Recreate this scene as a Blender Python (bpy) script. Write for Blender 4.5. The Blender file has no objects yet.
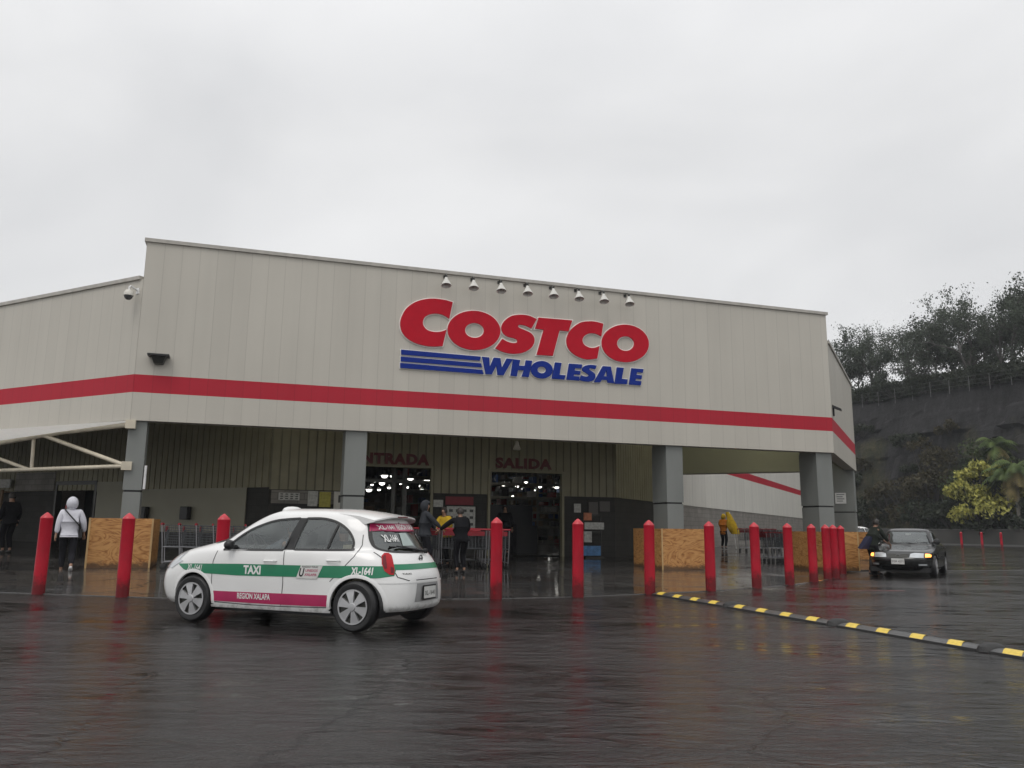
import bpy, bmesh, math, random
from mathutils import Vector, Matrix, noise
from mathutils.bvhtree import BVHTree
C = bpy.context.scene.collection
SC = bpy.context.scene
rnd = random.Random(7)
PI = math.pi
# ------------------------------------------------------------------ camera
HC = 1.2; F_PX = 800.0
pt = math.radians(10.2); rl = math.radians(.64)
_R0 = Vector((1, 0, 0)); _U0 = Vector((0, -math.sin(pt), math.cos(pt))); _F = Vector((0, math.cos(pt), math.sin(pt)))
_R = math.cos(rl)*_R0 + math.sin(rl)*_U0; _U = -math.sin(rl)*_R0 + math.cos(rl)*_U0
CAM = Vector((0, 0, HC))
def ray(x, y): return _R*((x-512)/F_PX) - _U*((y-384)/F_PX) + _F
def at(x, y, z=0.0):            # point of the horizontal plane z seen at a pixel of the survey photo
    d = ray(x, y); return CAM + d*((z-HC)/d.z)
def atd(x, y, Y):
    d = ray(x, y); return CAM + d*(Y/d.y)
cd = bpy.data.cameras.new('camera'); cam = bpy.data.objects.new('camera', cd); C.objects.link(cam)
cam.matrix_world = Matrix.Translation(CAM) @ Matrix((_R, _U, -_F)).transposed().to_4x4()
cd.sensor_width = 36; cd.lens = 36*F_PX/1024; cd.clip_end = 3000; cd.clip_start = .05
SC.camera = cam
# ------------------------------------------------------------------ building frame
BO = at(130, 420, 3.6); BO.z = 0
BA = math.radians(90-72.3)
D1 = Vector((math.cos(BA), math.sin(BA), 0)); N1 = Vector((-math.sin(BA), math.cos(BA), 0))
def B2W(t, n, z=0.0): return BO + D1*t + N1*n + Vector((0, 0, z))
def W2B(p): v = p-BO; return (v.dot(D1), v.dot(N1))
K = math.sqrt(.5)
# ------------------------------------------------------------------ materials
def nt(name):
    m = bpy.data.materials.new(name); m.use_nodes = True; t = m.node_tree; t.nodes.clear()
    o = t.nodes.new('ShaderNodeOutputMaterial'); b = t.nodes.new('ShaderNodeBsdfPrincipled'); t.links.new(b.outputs[0], o.inputs[0])
    return m, t, b, o
def N(t, typ, **kw):
    n = t.nodes.new(typ)
    for k, v in kw.items():
        if k.startswith('i_'):
            key = k[2:].replace('_', ' ')
            n.inputs[int(key) if key.isdigit() else key].default_value = v
        else: setattr(n, k, v)
    return n
def ramp(t, fac, stops):
    r = t.nodes.new('ShaderNodeValToRGB'); t.links.new(fac, r.inputs[0]); e = r.color_ramp.elements
    while len(e) < len(stops): e.new(.5)
    for i, (p, c) in enumerate(stops):
        e[i].position = p; e[i].color = (c, c, c, 1) if isinstance(c, (int, float)) else (*c, 1)
    return r.outputs[0]
def mat(name, col, rough=.6, metal=0., var=.12, scale=6., bump=0., bscale=40., coat=0., emit=None, spec=.5, stretch=None):
    m, t, b, o = nt(name)
    b.inputs['Roughness'].default_value = rough; b.inputs['Metallic'].default_value = metal
    b.inputs['Specular IOR Level'].default_value = spec
    b.inputs['Coat Weight'].default_value = coat; b.inputs['Coat Roughness'].default_value = .04
    tc = N(t, 'ShaderNodeTexCoord'); src = tc.outputs['Object']
    if stretch:
        mp = N(t, 'ShaderNodeMapping'); mp.inputs['Scale'].default_value = stretch; t.links.new(src, mp.inputs[0]); src = mp.outputs[0]
    nz = N(t, 'ShaderNodeTexNoise', i_Scale=scale, i_Detail=5.); t.links.new(src, nz.inputs['Vector'])
    lo = tuple(c*(1-var) for c in col); hi = tuple(min(1, c*(1+var)) for c in col)
    t.links.new(ramp(t, nz.outputs['Fac'], [(.3, lo), (.7, hi)]), b.inputs['Base Color'])
    if bump:
        n2 = N(t, 'ShaderNodeTexNoise', i_Scale=bscale, i_Detail=4.); t.links.new(src, n2.inputs['Vector'])
        bp = N(t, 'ShaderNodeBump', i_Strength=bump, i_Distance=.02); t.links.new(n2.outputs['Fac'], bp.inputs['Height']); t.links.new(bp.outputs[0], b.inputs['Normal'])
    if emit:
        b.inputs['Emission Color'].default_value = (*emit[:3], 1); b.inputs['Emission Strength'].default_value = emit[3]
    return m
def seam_mat(name, col, pitch, depth=.35, rough=.5, streak=.10):
    # painted sheet panels: UV x in metres along the wall, UV y height
    m, t, b, o = nt(name); b.inputs['Roughness'].default_value = rough
    uv = N(t, 'ShaderNodeUVMap', uv_map='wall'); sx = N(t, 'ShaderNodeSeparateXYZ'); t.links.new(uv.outputs[0], sx.inputs[0])
    dv = N(t, 'ShaderNodeMath', operation='DIVIDE'); dv.inputs[1].default_value = pitch; t.links.new(sx.outputs[0], dv.inputs[0])
    fr = N(t, 'ShaderNodeMath', operation='FRACT'); t.links.new(dv.outputs[0], fr.inputs[0])
    s = ramp(t, fr.outputs[0], [(0, 1-depth), (.03, 1-depth), (.05, 1.), (1, 1.)])
    fl = N(t, 'ShaderNodeMath', operation='FLOOR'); t.links.new(dv.outputs[0], fl.inputs[0])
    wn = N(t, 'ShaderNodeTexWhiteNoise', noise_dimensions='1D'); t.links.new(fl.outputs[0], wn.inputs['W'])
    pan = ramp(t, wn.outputs[0], [(0, .95), (1, 1.)])
    mp = N(t, 'ShaderNodeMapping'); mp.inputs['Scale'].default_value = (3.2, .22, 1); t.links.new(uv.outputs[0], mp.inputs[0])
    nz = N(t, 'ShaderNodeTexNoise', i_Scale=1., i_Detail=6.); t.links.new(mp.outputs[0], nz.inputs['Vector'])
    st = ramp(t, nz.outputs['Fac'], [(.3, 1-streak), (.65, 1.)])
    n3 = N(t, 'ShaderNodeTexNoise', i_Scale=.35, i_Detail=3.); t.links.new(uv.outputs[0], n3.inputs['Vector'])
    s3 = ramp(t, n3.outputs['Fac'], [(.3, .93), (.7, 1.)])
    cur = None
    for x in (s, pan, st, s3):
        mx = N(t, 'ShaderNodeMix', data_type='RGBA', blend_type='MULTIPLY'); mx.inputs[0].default_value = 1
        if cur is None: mx.inputs[6].default_value = (*col, 1)
        else: t.links.new(cur, mx.inputs[6])
        t.links.new(x, mx.inputs[7]); cur = mx.outputs[2]
    t.links.new(cur, b.inputs['Base Color'])
    bp = N(t, 'ShaderNodeBump', i_Strength=.5, i_Distance=.01); t.links.new(s, bp.inputs['Height']); t.links.new(bp.outputs[0], b.inputs['Normal'])
    return m
def block_mat(name, col, mortar):
    m, t, b, o = nt(name); b.inputs['Roughness'].default_value = .75
    uv = N(t, 'ShaderNodeUVMap', uv_map='wall')
    br = N(t, 'ShaderNodeTexBrick'); br.inputs['Scale'].default_value = 1; br.inputs['Brick Width'].default_value = .4; br.inputs['Row Height'].default_value = .2
    br.inputs['Mortar Size'].default_value = .008; br.inputs['Color1'].default_value = (*col, 1); br.inputs['Color2'].default_value = (*[c*.85 for c in col], 1); br.inputs['Mortar'].default_value = (*mortar, 1)
    t.links.new(uv.outputs[0], br.inputs['Vector'])
    nz = N(t, 'ShaderNodeTexNoise', i_Scale=1.3, i_Detail=6.); t.links.new(uv.outputs[0], nz.inputs['Vector'])
    mx = N(t, 'ShaderNodeMix', data_type='RGBA', blend_type='MULTIPLY'); mx.inputs[0].default_value = 1
    t.links.new(br.outputs[0], mx.inputs[6]); t.links.new(ramp(t, nz.outputs['Fac'], [(.3, .7), (.7, 1.)]), mx.inputs[7]); t.links.new(mx.outputs[2], b.inputs['Base Color'])
    return m
CREAM = (.56, .53, .465)
M = {}
M['cream'] = seam_mat('cream_panel', CREAM, .41, .15, streak=.05)
M['red_band'] = seam_mat('red_band', (.47, .008, .028), .41, .18, .7, .06)
M['white_panel'] = seam_mat('white_panel', (.78, .76, .69), 2.4, .15)
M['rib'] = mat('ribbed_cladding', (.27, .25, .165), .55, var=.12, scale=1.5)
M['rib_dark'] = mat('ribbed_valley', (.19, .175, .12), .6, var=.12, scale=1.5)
M['coping'] = mat('coping_metal', (.42, .40, .36), .45)
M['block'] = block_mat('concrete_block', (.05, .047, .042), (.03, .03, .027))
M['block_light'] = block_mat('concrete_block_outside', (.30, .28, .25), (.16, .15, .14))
M['pillar'] = mat('grey_pillar_paint', (.20, .21, .198), .55, var=.10, scale=1.2, stretch=(1, 1, .3))
M['beige'] = mat('beige_board', (.32, .305, .235), .6, var=.06, scale=1.)
M['soffit'] = mat('soffit_board', (.40, .39, .27), .7, var=.08, scale=.8)
M['roof'] = mat('roof_membrane', (.3, .3, .29), .8)
M['redlet'] = mat('red_sign_face', (.50, .006, .022), .65, var=.05, spec=.2)
M['bluelet'] = mat('blue_sign_face', (.006, .028, .24), .65, var=.05, spec=.2)
M['whitelet'] = mat('white_sign_edge', (.85, .83, .78), .5, var=.03)
M['maroon'] = mat('dark_red_letter', (.12, .010, .010), .5)
M['darkglass'] = mat('dark_door_glass', (.012, .012, .012), .12, var=.2)
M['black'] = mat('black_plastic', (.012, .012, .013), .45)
M['rubber'] = mat('black_rubber', (.018, .018, .018), .6, bump=.2)
M['wet_rubber'] = mat('wet_grey_rubber', (.06, .06, .06), .3, bump=.3, var=.3)
M['frame_dark'] = mat('dark_metal_frame', (.05, .05, .045), .4, .4)
M['white'] = mat('white_paint', (.75, .75, .74), .4)
M['offwhite'] = mat('off_white_paint', (.62, .60, .54), .45)
M['tube'] = mat('cream_steel_tube', (.62, .56, .44), .4, var=.15, scale=3)
M['fabric_w'] = mat('white_canopy_fabric', (.80, .80, .78), .7, var=.08)
_t = M['fabric_w'].node_tree; _o = [n for n in _t.nodes if n.type == 'OUTPUT_MATERIAL'][0]; _b = [n for n in _t.nodes if n.type == 'BSDF_PRINCIPLED'][0]
_l = _t.nodes.new('ShaderNodeBsdfTranslucent'); _l.inputs[0].default_value = (.85, .85, .82, 1); _x = _t.nodes.new('ShaderNodeMixShader'); _x.inputs[0].default_value = .6
_t.links.new(_b.outputs[0], _x.inputs[1]); _t.links.new(_l.outputs[0], _x.inputs[2]); _t.links.new(_x.outputs[0], _o.inputs[0])
M['paper'] = mat('paper', (.5, .5, .47), .7, var=.25, scale=14)
M['paper_y'] = mat('yellow_paper', (.42, .38, .08), .7, var=.2, scale=12)
M['paper_o'] = mat('orange_paper', (.55, .2, .1), .7, var=.2, scale=12)
M['paper_b'] = mat('blue_paper', (.1, .25, .5), .6, var=.3, scale=12)
M['red_board'] = mat('red_board', (.22, .02, .03), .6)
M['bollard'] = mat('red_bollard_sleeve', (.44, .011, .028), .42, spec=.28, var=.2, scale=4., bump=.08, bscale=14, stretch=(1, 1, .5))
def grime(m, z_hi, col, scale, amount=1., chips=None):
    t = m.node_tree; b = [n for n in t.nodes if n.type == 'BSDF_PRINCIPLED'][0]; src = b.inputs['Base Color'].links[0].from_socket
    tc = N(t, 'ShaderNodeTexCoord'); sx = N(t, 'ShaderNodeSeparateXYZ'); t.links.new(tc.outputs['Object'], sx.inputs[0])
    oi = N(t, 'ShaderNodeObjectInfo'); ad0 = N(t, 'ShaderNodeVectorMath', operation='ADD'); t.links.new(tc.outputs['Object'], ad0.inputs[0]); cm = N(t, 'ShaderNodeVectorMath', operation='SCALE'); cm.inputs['Scale'].default_value = .37; t.links.new(oi.outputs['Location'], cm.inputs[0]); t.links.new(cm.outputs[0], ad0.inputs[1])
    nz = N(t, 'ShaderNodeTexNoise', i_Scale=scale, i_Detail=6., i_Roughness=.7); t.links.new(ad0.outputs[0], nz.inputs['Vector'])
    mr = N(t, 'ShaderNodeMapRange'); mr.inputs['From Min'].default_value = 0; mr.inputs['From Max'].default_value = z_hi; mr.inputs['To Min'].default_value = .45; mr.inputs['To Max'].default_value = -.2; t.links.new(sx.outputs[2], mr.inputs[0])
    ad = N(t, 'ShaderNodeMath', operation='ADD'); t.links.new(nz.outputs['Fac'], ad.inputs[0]); t.links.new(mr.outputs[0], ad.inputs[1])
    mx = N(t, 'ShaderNodeMix', data_type='RGBA'); t.links.new(ramp(t, ad.outputs[0], [(.52, 0.), (.75, amount)]), mx.inputs[0]); t.links.new(src, mx.inputs[6]); mx.inputs[7].default_value = (*col, 1); cur = mx.outputs[2]
    if chips:
        n2 = N(t, 'ShaderNodeTexNoise', i_Scale=9., i_Detail=8., i_Roughness=.75); mp = N(t, 'ShaderNodeMapping'); mp.inputs['Scale'].default_value = (1, 1, .35); t.links.new(ad0.outputs[0], mp.inputs[0]); t.links.new(mp.outputs[0], n2.inputs['Vector'])
        m2 = N(t, 'ShaderNodeMix', data_type='RGBA'); t.links.new(ramp(t, n2.outputs['Fac'], [(.66, 0.), (.69, .8)]), m2.inputs[0]); t.links.new(cur, m2.inputs[6]); m2.inputs[7].default_value = (*chips, 1); cur = m2.outputs[2]
    t.links.new(cur, b.inputs['Base Color'])
grime(M['bollard'], .5, (.06, .012, .012), 7., .75, (.16, .02, .025))
M['chrome'] = mat('bright_steel', (.28, .28, .29), .35, .8)
M['cartsteel'] = mat('cart_steel', (.10, .105, .11), .45, .6)
M['cartred'] = mat('cart_red_plastic', (.30, .015, .025), .5)
M['wood_brown'] = mat('brown_wood', (.18, .11, .05), .7, stretch=(1, 1, .2), scale=14, var=.35)
M['yellow'] = mat('yellow_road_paint', (.72, .52, .07), .45, var=.18, scale=30, bump=.1)
M['concrete'] = mat('wet_concrete', (.17, .165, .155), .5, var=.25, scale=3)
def plywood():
    m, t, b, o = nt('plywood'); b.inputs['Roughness'].default_value = .6
    tc = N(t, 'ShaderNodeTexCoord'); mp = N(t, 'ShaderNodeMapping'); mp.inputs['Scale'].default_value = (1., 1., 2.6); t.links.new(tc.outputs['Object'], mp.inputs[0])
    nz = N(t, 'ShaderNodeTexNoise', i_Scale=.9, i_Detail=2.5, i_Distortion=1.1); t.links.new(mp.outputs[0], nz.inputs['Vector'])
    mu = N(t, 'ShaderNodeMath', operation='MULTIPLY'); mu.inputs[1].default_value = 17.; t.links.new(nz.outputs['Fac'], mu.inputs[0])
    fr = N(t, 'ShaderNodeMath', operation='PINGPONG'); fr.inputs[1].default_value = .5; t.links.new(mu.outputs[0], fr.inputs[0])
    n2 = N(t, 'ShaderNodeTexNoise', i_Scale=5., i_Detail=6.); t.links.new(mp.outputs[0], n2.inputs['Vector'])
    ad = N(t, 'ShaderNodeMath', operation='ADD'); t.links.new(fr.outputs[0], ad.inputs[0]); t.links.new(n2.outputs['Fac'], ad.inputs[1])
    t.links.new(ramp(t, ad.outputs[0], [(.42, (.24, .09, .02)), (.62, (.42, .19, .055)), (.95, (.54, .28, .095))]), b.inputs['Base Color'])
    return m
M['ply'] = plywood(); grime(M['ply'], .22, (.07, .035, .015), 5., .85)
M['ply_edge'] = mat('plywood_batten', (.5, .33, .15), .6, stretch=(1, 1, .2), scale=20, var=.2)

def asphalt(name, base, puddle_lo, puddle_hi, r_wet, r_dry, bump, smooth_scale, spec=.5, wave=.0):
    m, t, b, o = nt(name)
    geo = N(t, 'ShaderNodeNewGeometry'); pos = geo.outputs['Position']
    mp = N(t, 'ShaderNodeMapping'); mp.inputs['Scale'].default_value = (.6, 1.5, 1); mp.inputs['Rotation'].default_value = (0, 0, .35); t.links.new(pos, mp.inputs[0])
    big = N(t, 'ShaderNodeTexNoise', i_Scale=smooth_scale, i_Detail=7., i_Roughness=.62, i_Distortion=.6); t.links.new(mp.outputs[0], big.inputs['Vector'])
    mid = N(t, 'ShaderNodeTexNoise', i_Scale=2.6, i_Detail=6., i_Roughness=.6, i_Distortion=1.2); t.links.new(mp.outputs[0], mid.inputs['Vector'])
    fine = N(t, 'ShaderNodeTexNoise', i_Scale=60., i_Detail=3.); t.links.new(pos, fine.inputs['Vector'])
    av = N(t, 'ShaderNodeMath', operation='MULTIPLY_ADD'); av.inputs[1].default_value = .45; t.links.new(mid.outputs['Fac'], av.inputs[0])
    hf = N(t, 'ShaderNodeMath', operation='MULTIPLY'); hf.inputs[1].default_value = .6; t.links.new(big.outputs['Fac'], hf.inputs[0]); t.links.new(hf.outputs[0], av.inputs[2])
    rg = N(t, 'ShaderNodeMapRange'); rg.inputs['From Min'].default_value = puddle_lo; rg.inputs['From Max'].default_value = puddle_hi
    rg.inputs['To Min'].default_value = r_wet; rg.inputs['To Max'].default_value = r_dry; t.links.new(av.outputs[0], rg.inputs[0]); t.links.new(rg.outputs[0], b.inputs['Roughness'])
    c = ramp(t, av.outputs[0], [(.38, tuple(x*.55 for x in base)), (.52, base), (.68, tuple(x*1.5 for x in base))])
    br = N(t, 'ShaderNodeTexNoise', i_Scale=.5, i_Detail=4.); t.links.new(mp.outputs[0], br.inputs['Vector'])
    mx = N(t, 'ShaderNodeMix', data_type='RGBA', blend_type='MULTIPLY'); mx.inputs[0].default_value = .7
    t.links.new(c, mx.inputs[6]); t.links.new(ramp(t, br.outputs['Fac'], [(.35, (1.0, .90, .85)), (.65, (.92, .96, 1.0))]), mx.inputs[7]); t.links.new(mx.outputs[2], b.inputs['Base Color'])
    bs = N(t, 'ShaderNodeMapRange'); bs.inputs['From Min'].default_value = puddle_lo; bs.inputs['From Max'].default_value = puddle_hi
    bs.inputs['To Min'].default_value = bump*.06; bs.inputs['To Max'].default_value = bump; t.links.new(av.outputs[0], bs.inputs[0])
    b1 = N(t, 'ShaderNodeBump', i_Distance=.006); t.links.new(fine.outputs['Fac'], b1.inputs['Height']); t.links.new(bs.outputs[0], b1.inputs['Strength'])
    rip = N(t, 'ShaderNodeTexNoise', i_Scale=11., i_Detail=5., i_Roughness=.65, i_Distortion=.8); t.links.new(mp.outputs[0], rip.inputs['Vector'])
    b3 = N(t, 'ShaderNodeBump', i_Distance=.028); t.links.new(rip.outputs['Fac'], b3.inputs['Height']); t.links.new(bs.outputs[0], b3.inputs['Strength']); t.links.new(b1.outputs[0], b3.inputs['Normal'])
    b2 = N(t, 'ShaderNodeBump', i_Distance=.03, i_Strength=bump*.5); t.links.new(mid.outputs['Fac'], b2.inputs['Height']); t.links.new(b3.outputs[0], b2.inputs['Normal'])
    vo = N(t, 'ShaderNodeTexVoronoi', feature='DISTANCE_TO_EDGE', i_Scale=.33); wv = N(t, 'ShaderNodeVectorMath', operation='MULTIPLY_ADD'); t.links.new(big.outputs['Color'], wv.inputs[0]); wv.inputs[1].default_value = (1.6, 1.6, 0); t.links.new(pos, wv.inputs[2]); t.links.new(wv.outputs[0], vo.inputs['Vector'])
    crk = ramp(t, vo.outputs['Distance'], [(0., .25), (.0035, .35), (.006, 1.), (1., 1.)])
    m9 = N(t, 'ShaderNodeMix', data_type='RGBA', blend_type='MULTIPLY'); m9.inputs[0].default_value = 1; t.links.new(mx.outputs[2], m9.inputs[6]); t.links.new(crk, m9.inputs[7])
    gr = N(t, 'ShaderNodeTexVoronoi', i_Scale=95.); t.links.new(pos, gr.inputs['Vector'])
    m8 = N(t, 'ShaderNodeMix', data_type='RGBA', blend_type='MULTIPLY'); m8.inputs[0].default_value = 1; t.links.new(m9.outputs[2], m8.inputs[6]); t.links.new(ramp(t, gr.outputs['Color'], [(.1, .55), (.9, 1.7)]), m8.inputs[7]); t.links.new(m8.outputs[2], b.inputs['Base Color'])
    wvn = N(t, 'ShaderNodeTexNoise', i_Scale=1.9, i_Detail=3., i_Roughness=.55, i_Distortion=1.); t.links.new(mp.outputs[0], wvn.inputs['Vector'])
    b6 = N(t, 'ShaderNodeBump', i_Distance=wave); t.links.new(wvn.outputs['Fac'], b6.inputs['Height']); b7 = N(t, 'ShaderNodeMapRange'); b7.inputs['From Min'].default_value = .47; b7.inputs['From Max'].default_value = .62; b7.inputs['To Min'].default_value = .12; b7.inputs['To Max'].default_value = 1.; t.links.new(av.outputs[0], b7.inputs[0]); t.links.new(b7.outputs[0], b6.inputs['Strength']); t.links.new(b2.outputs[0], b6.inputs['Normal'])
    b5 = N(t, 'ShaderNodeBump', i_Distance=.01, i_Strength=.8); t.links.new(crk, b5.inputs['Height']); t.links.new(b6.outputs[0], b5.inputs['Normal'])
    t.links.new(b5.outputs[0], b.inputs['Normal'])
    b.inputs['Specular IOR Level'].default_value = spec
    return m
M['lot'] = asphalt('wet_asphalt', (.015, .0135, .013), .44, .60, .035, .27, 1.0, .55, .40, .10)
M['walk'] = asphalt('wet_smooth_concrete', (.05, .048, .046), .46, .70, .035, .30, .10, .35, .42)

# ------------------------------------------------------------------ mesh builder
class MB:
    def __init__(s): s.v = []; s.f = []; s.m = []; s.uv = {}
    def add(s, vs, fs, mi=0):
        o = len(s.v); s.v += [tuple(v) for v in vs]; s.f += [tuple(i+o for i in f) for f in fs]; s.m += [mi]*len(fs); return s
    def box(s, a, b, mi=0, X=None):
        x0, y0, z0 = a; x1, y1, z1 = b
        vs = [Vector(p) for p in ((x0,y0,z0),(x1,y0,z0),(x1,y1,z0),(x0,y1,z0),(x0,y0,z1),(x1,y0,z1),(x1,y1,z1),(x0,y1,z1))]
        if X: vs = [X @ v for v in vs]
        return s.add(vs, [(0,3,2,1),(4,5,6,7),(0,1,5,4),(1,2,6,5),(2,3,7,6),(3,0,4,7)], mi)
    def tube(s, pts, r, n=8, mi=0, cap=True, X=None):
        pts = [Vector(p) for p in pts]; rs = r if isinstance(r, (list, tuple)) else [r]*len(pts)
        o = len(s.v); up = None
        for i, p in enumerate(pts):
            d = (pts[min(i+1, len(pts)-1)]-pts[max(i-1, 0)]).normalized()
            if up is None: up = d.orthogonal().normalized()
            up = (up - d*up.dot(d)); up = up.normalized() if up.length > 1e-6 else d.orthogonal().normalized()
            w = d.cross(up)
            for k in range(n):
                a = 2*PI*k/n; q = p + (up*math.cos(a)+w*math.sin(a))*rs[i]; s.v.append(tuple(X @ q if X else q))
        for i in range(len(pts)-1):
            for k in range(n):
                a = o+i*n+k; b = o+i*n+(k+1) % n; s.f.append((a, b, b+n, a+n)); s.m.append(mi)
        if cap:
            s.f.append(tuple(o+k for k in range(n))[::-1]); s.m.append(mi)
            e = o+(len(pts)-1)*n; s.f.append(tuple(e+k for k in range(n))); s.m.append(mi)
        return s
    def lathe(s, prof, n=24, mi=0, X=None, axis='z'):   # prof [(r,h)]
        o = len(s.v)
        for r, h in prof:
            for k in range(n):
                a = 2*PI*k/n
                q = Vector((r*math.cos(a), r*math.sin(a), h)) if axis == 'z' else Vector((r*math.cos(a), h, r*math.sin(a)))
                s.v.append(tuple(X @ q if X else q))
        for i in range(len(prof)-1):
            for k in range(n):
                a = o+i*n+k; b = o+i*n+(k+1) % n; s.f.append((a, b, b+n, a+n)); s.m.append(mi)
        return s
    def build(s, name, mats, parent=None, smooth=False, loc=None, bevel=0, X=None):
        me = bpy.data.meshes.new(name); me.from_pydata(s.v, [], s.f)
        if not isinstance(mats, (list, tuple)): mats = [mats]
        for m in mats: me.materials.append(m)
        for p, mi in zip(me.polygons, s.m): p.material_index = mi
        if s.uv:
            l = me.uv_layers.new(name='wall')
            for p in me.polygons:
                if p.index in s.uv:
                    for li, q in zip(p.loop_indices, s.uv[p.index]): l.data[li].uv = q
        bm = bmesh.new(); bm.from_mesh(me)
        if not s.uv: bmesh.ops.remove_doubles(bm, verts=bm.verts, dist=1e-5)
        bmesh.ops.recalc_face_normals(bm, faces=bm.faces)
        if bevel: bmesh.ops.bevel(bm, geom=bm.edges, offset=bevel, segments=2, affect='EDGES', profile=.7)
        bm.to_mesh(me); bm.free()
        if smooth:
            me.polygons.foreach_set('use_smooth', [True]*len(me.polygons))
            try: me.set_sharp_from_angle(angle=math.radians(38))
            except Exception: pass
        me.update()
        o = bpy.data.objects.new(name, me); C.objects.link(o)
        if parent: o.parent = parent
        if loc is not None: o.location = loc
        return o
def tag(o, label, cat, group=None):
    o['label'] = label; o['category'] = cat
    if group: o['group'] = group
    return o
def struct(o): o['kind'] = 'structure'; return o
def empty(name, loc, rz=0, label=None, cat=None, group=None):
    o = bpy.data.objects.new(name, None); C.objects.link(o); o.location = loc; o.rotation_euler = (0, 0, rz); o.empty_display_size = .2
    if label: tag(o, label, cat, group)
    return o
def copy_tree(o, parent=None):
    c = o.copy(); C.objects.link(c); c.parent = parent
    for ch in [x for x in o.children]: copy_tree(ch, c)
    return c
def text_geo(s, size=1., bold=0., shear=0., sx=1., align='CENTER', spacing=1.):
    cu = bpy.data.curves.new('t', 'FONT'); cu.body = s; cu.size = size; cu.offset = bold; cu.shear = shear; cu.align_x = align; cu.align_y = 'CENTER'; cu.space_character = spacing; cu.resolution_u = 3
    ob = bpy.data.objects.new('t', cu); C.objects.link(ob)
    dg = bpy.context.evaluated_depsgraph_get(); me = bpy.data.meshes.new_from_object(ob.evaluated_get(dg))
    v = [(p.co.x*sx, p.co.y) for p in me.vertices]; f = [tuple(p.vertices) for p in me.polygons]
    bpy.data.objects.remove(ob); bpy.data.curves.remove(cu); bpy.data.meshes.remove(me)
    return v, f
def shape_geo(loops, offset=0., extrude=.02):   # filled 2D outline with holes -> solid geometry (u, v, depth)
    cu = bpy.data.curves.new('t', 'CURVE'); cu.dimensions = '2D'; cu.fill_mode = 'BOTH'; cu.extrude = extrude; cu.offset = offset
    for lp in loops:
        sp = cu.splines.new('POLY'); sp.points.add(len(lp)-1)
        for p, q in zip(sp.points, lp): p.co = (q[0], q[1], 0, 1)
        sp.use_cyclic_u = True
    ob = bpy.data.objects.new('t', cu); C.objects.link(ob)
    dg = bpy.context.evaluated_depsgraph_get(); me = bpy.data.meshes.new_from_object(ob.evaluated_get(dg))
    v = [tuple(p.co) for p in me.vertices]; f = [tuple(p.vertices) for p in me.polygons]
    bpy.data.objects.remove(ob); bpy.data.curves.remove(cu); bpy.data.meshes.remove(me)
    return v, f
def lerp(a, b, t): return a+(b-a)*t
def interp(x, tab):
    if x <= tab[0][0]: return tab[0][1]
    for (a, u), (b, v) in zip(tab, tab[1:]):
        if x <= b: return u+(v-u)*(x-a)/(b-a)
    return tab[-1][1]
def sstep(a, b, x): t = max(0, min(1, (x-a)/(b-a))); return t*t*(3-2*t)

# ------------------------------------------------------------------ ground
BOLL_PX = [(38,594),(122,597),(218,600),(496,599),(578,597),(650,594),(711,591),(757,588),(790,585),(814,582),(828,579),(836,578),(843,574)]
BT = [W2B(at(*p)) for p in BOLL_PX]
FRONT = [(-20, 6), (-6, -1.2), (-3, -3.1)] + BT[:3] + [(4.7, -6.75)] + BT[3:10] + [(17.1, -2.95), (17.8, -2.4), (19.2, -.95), (20.6, .4)]
def walk_h(t, n):
    nb = interp(t, FRONT)
    h0 = interp(t, [(0, .2), (14, .10), (18, .05), (20, .02), (24, .0)])
    if n <= 0 or nb >= -.5: z = h0*sstep(0, 1, (n-nb)/max(.5, (0-nb)))if nb < -.5 else h0
    else: z = h0
    if n > 0: z += .026*min(n, 6)+.018*max(0, min(n-6, 12))
    q = ((t-19.9)-n)*K
    return z*(1-sstep(.2, 2.2, q)) + .008
def gz(p):       # ground height in world at a point of the walkway
    t, n = W2B(Vector((p[0], p[1], 0))); return walk_h(t, n)+.004
g = MB(); S = 260
# lot sheet
g.add([(-S, -40, 0), (S, -40, 0), (S, 260, 0), (-S, 260, 0)], [(0, 1, 2, 3)])
struct(g.build('parking_lot', M['lot']))
g = MB(); cols = []
ts = [-20+i*.4 for i in range(int((30+20)/.4)+1)]
NN = 60
for t in ts:
    nb = interp(t, FRONT); 
    for j in range(NN+1):
        n = nb + (32-nb)*(j/NN)**1.6
        p = B2W(t, n, walk_h(t, n) + .004); g.v.append(tuple(p))
    p = B2W(t, nb-.015, -.01); cols.append(tuple(p))
for i in range(len(ts)-1):
    for j in range(NN):
        a = i*(NN+1)+j; b = a+NN+1; g.f.append((a, b, b+1, a+1)); g.m.append(0)
o = len(g.v); g.v += cols
for i in range(len(ts)-1):
    g.f.append((o+i, o+i+1, (i+1)*(NN+1), i*(NN+1))); g.m.append(0)
struct(g.build('walkway', M['walk'], smooth=True))
# faded red painted line on the lot in front of the right bollards
g = MB(); red_line = mat('faded_red_line', (.16, .03, .03), .35, var=.6, scale=5)
P0 = at(800, 588); P1 = at(850, 590.5); P2 = at(905, 591)
for a, b in ((P0, P1), (P1, P2)):
    w = Vector((0, .07, 0)); up = Vector((0, 0, .004)); g.add([a-w+up, b-w+up, b+w+up, a+w+up], [(0, 1, 2, 3)])
struct(g.build('painted_line', red_line))

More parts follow.
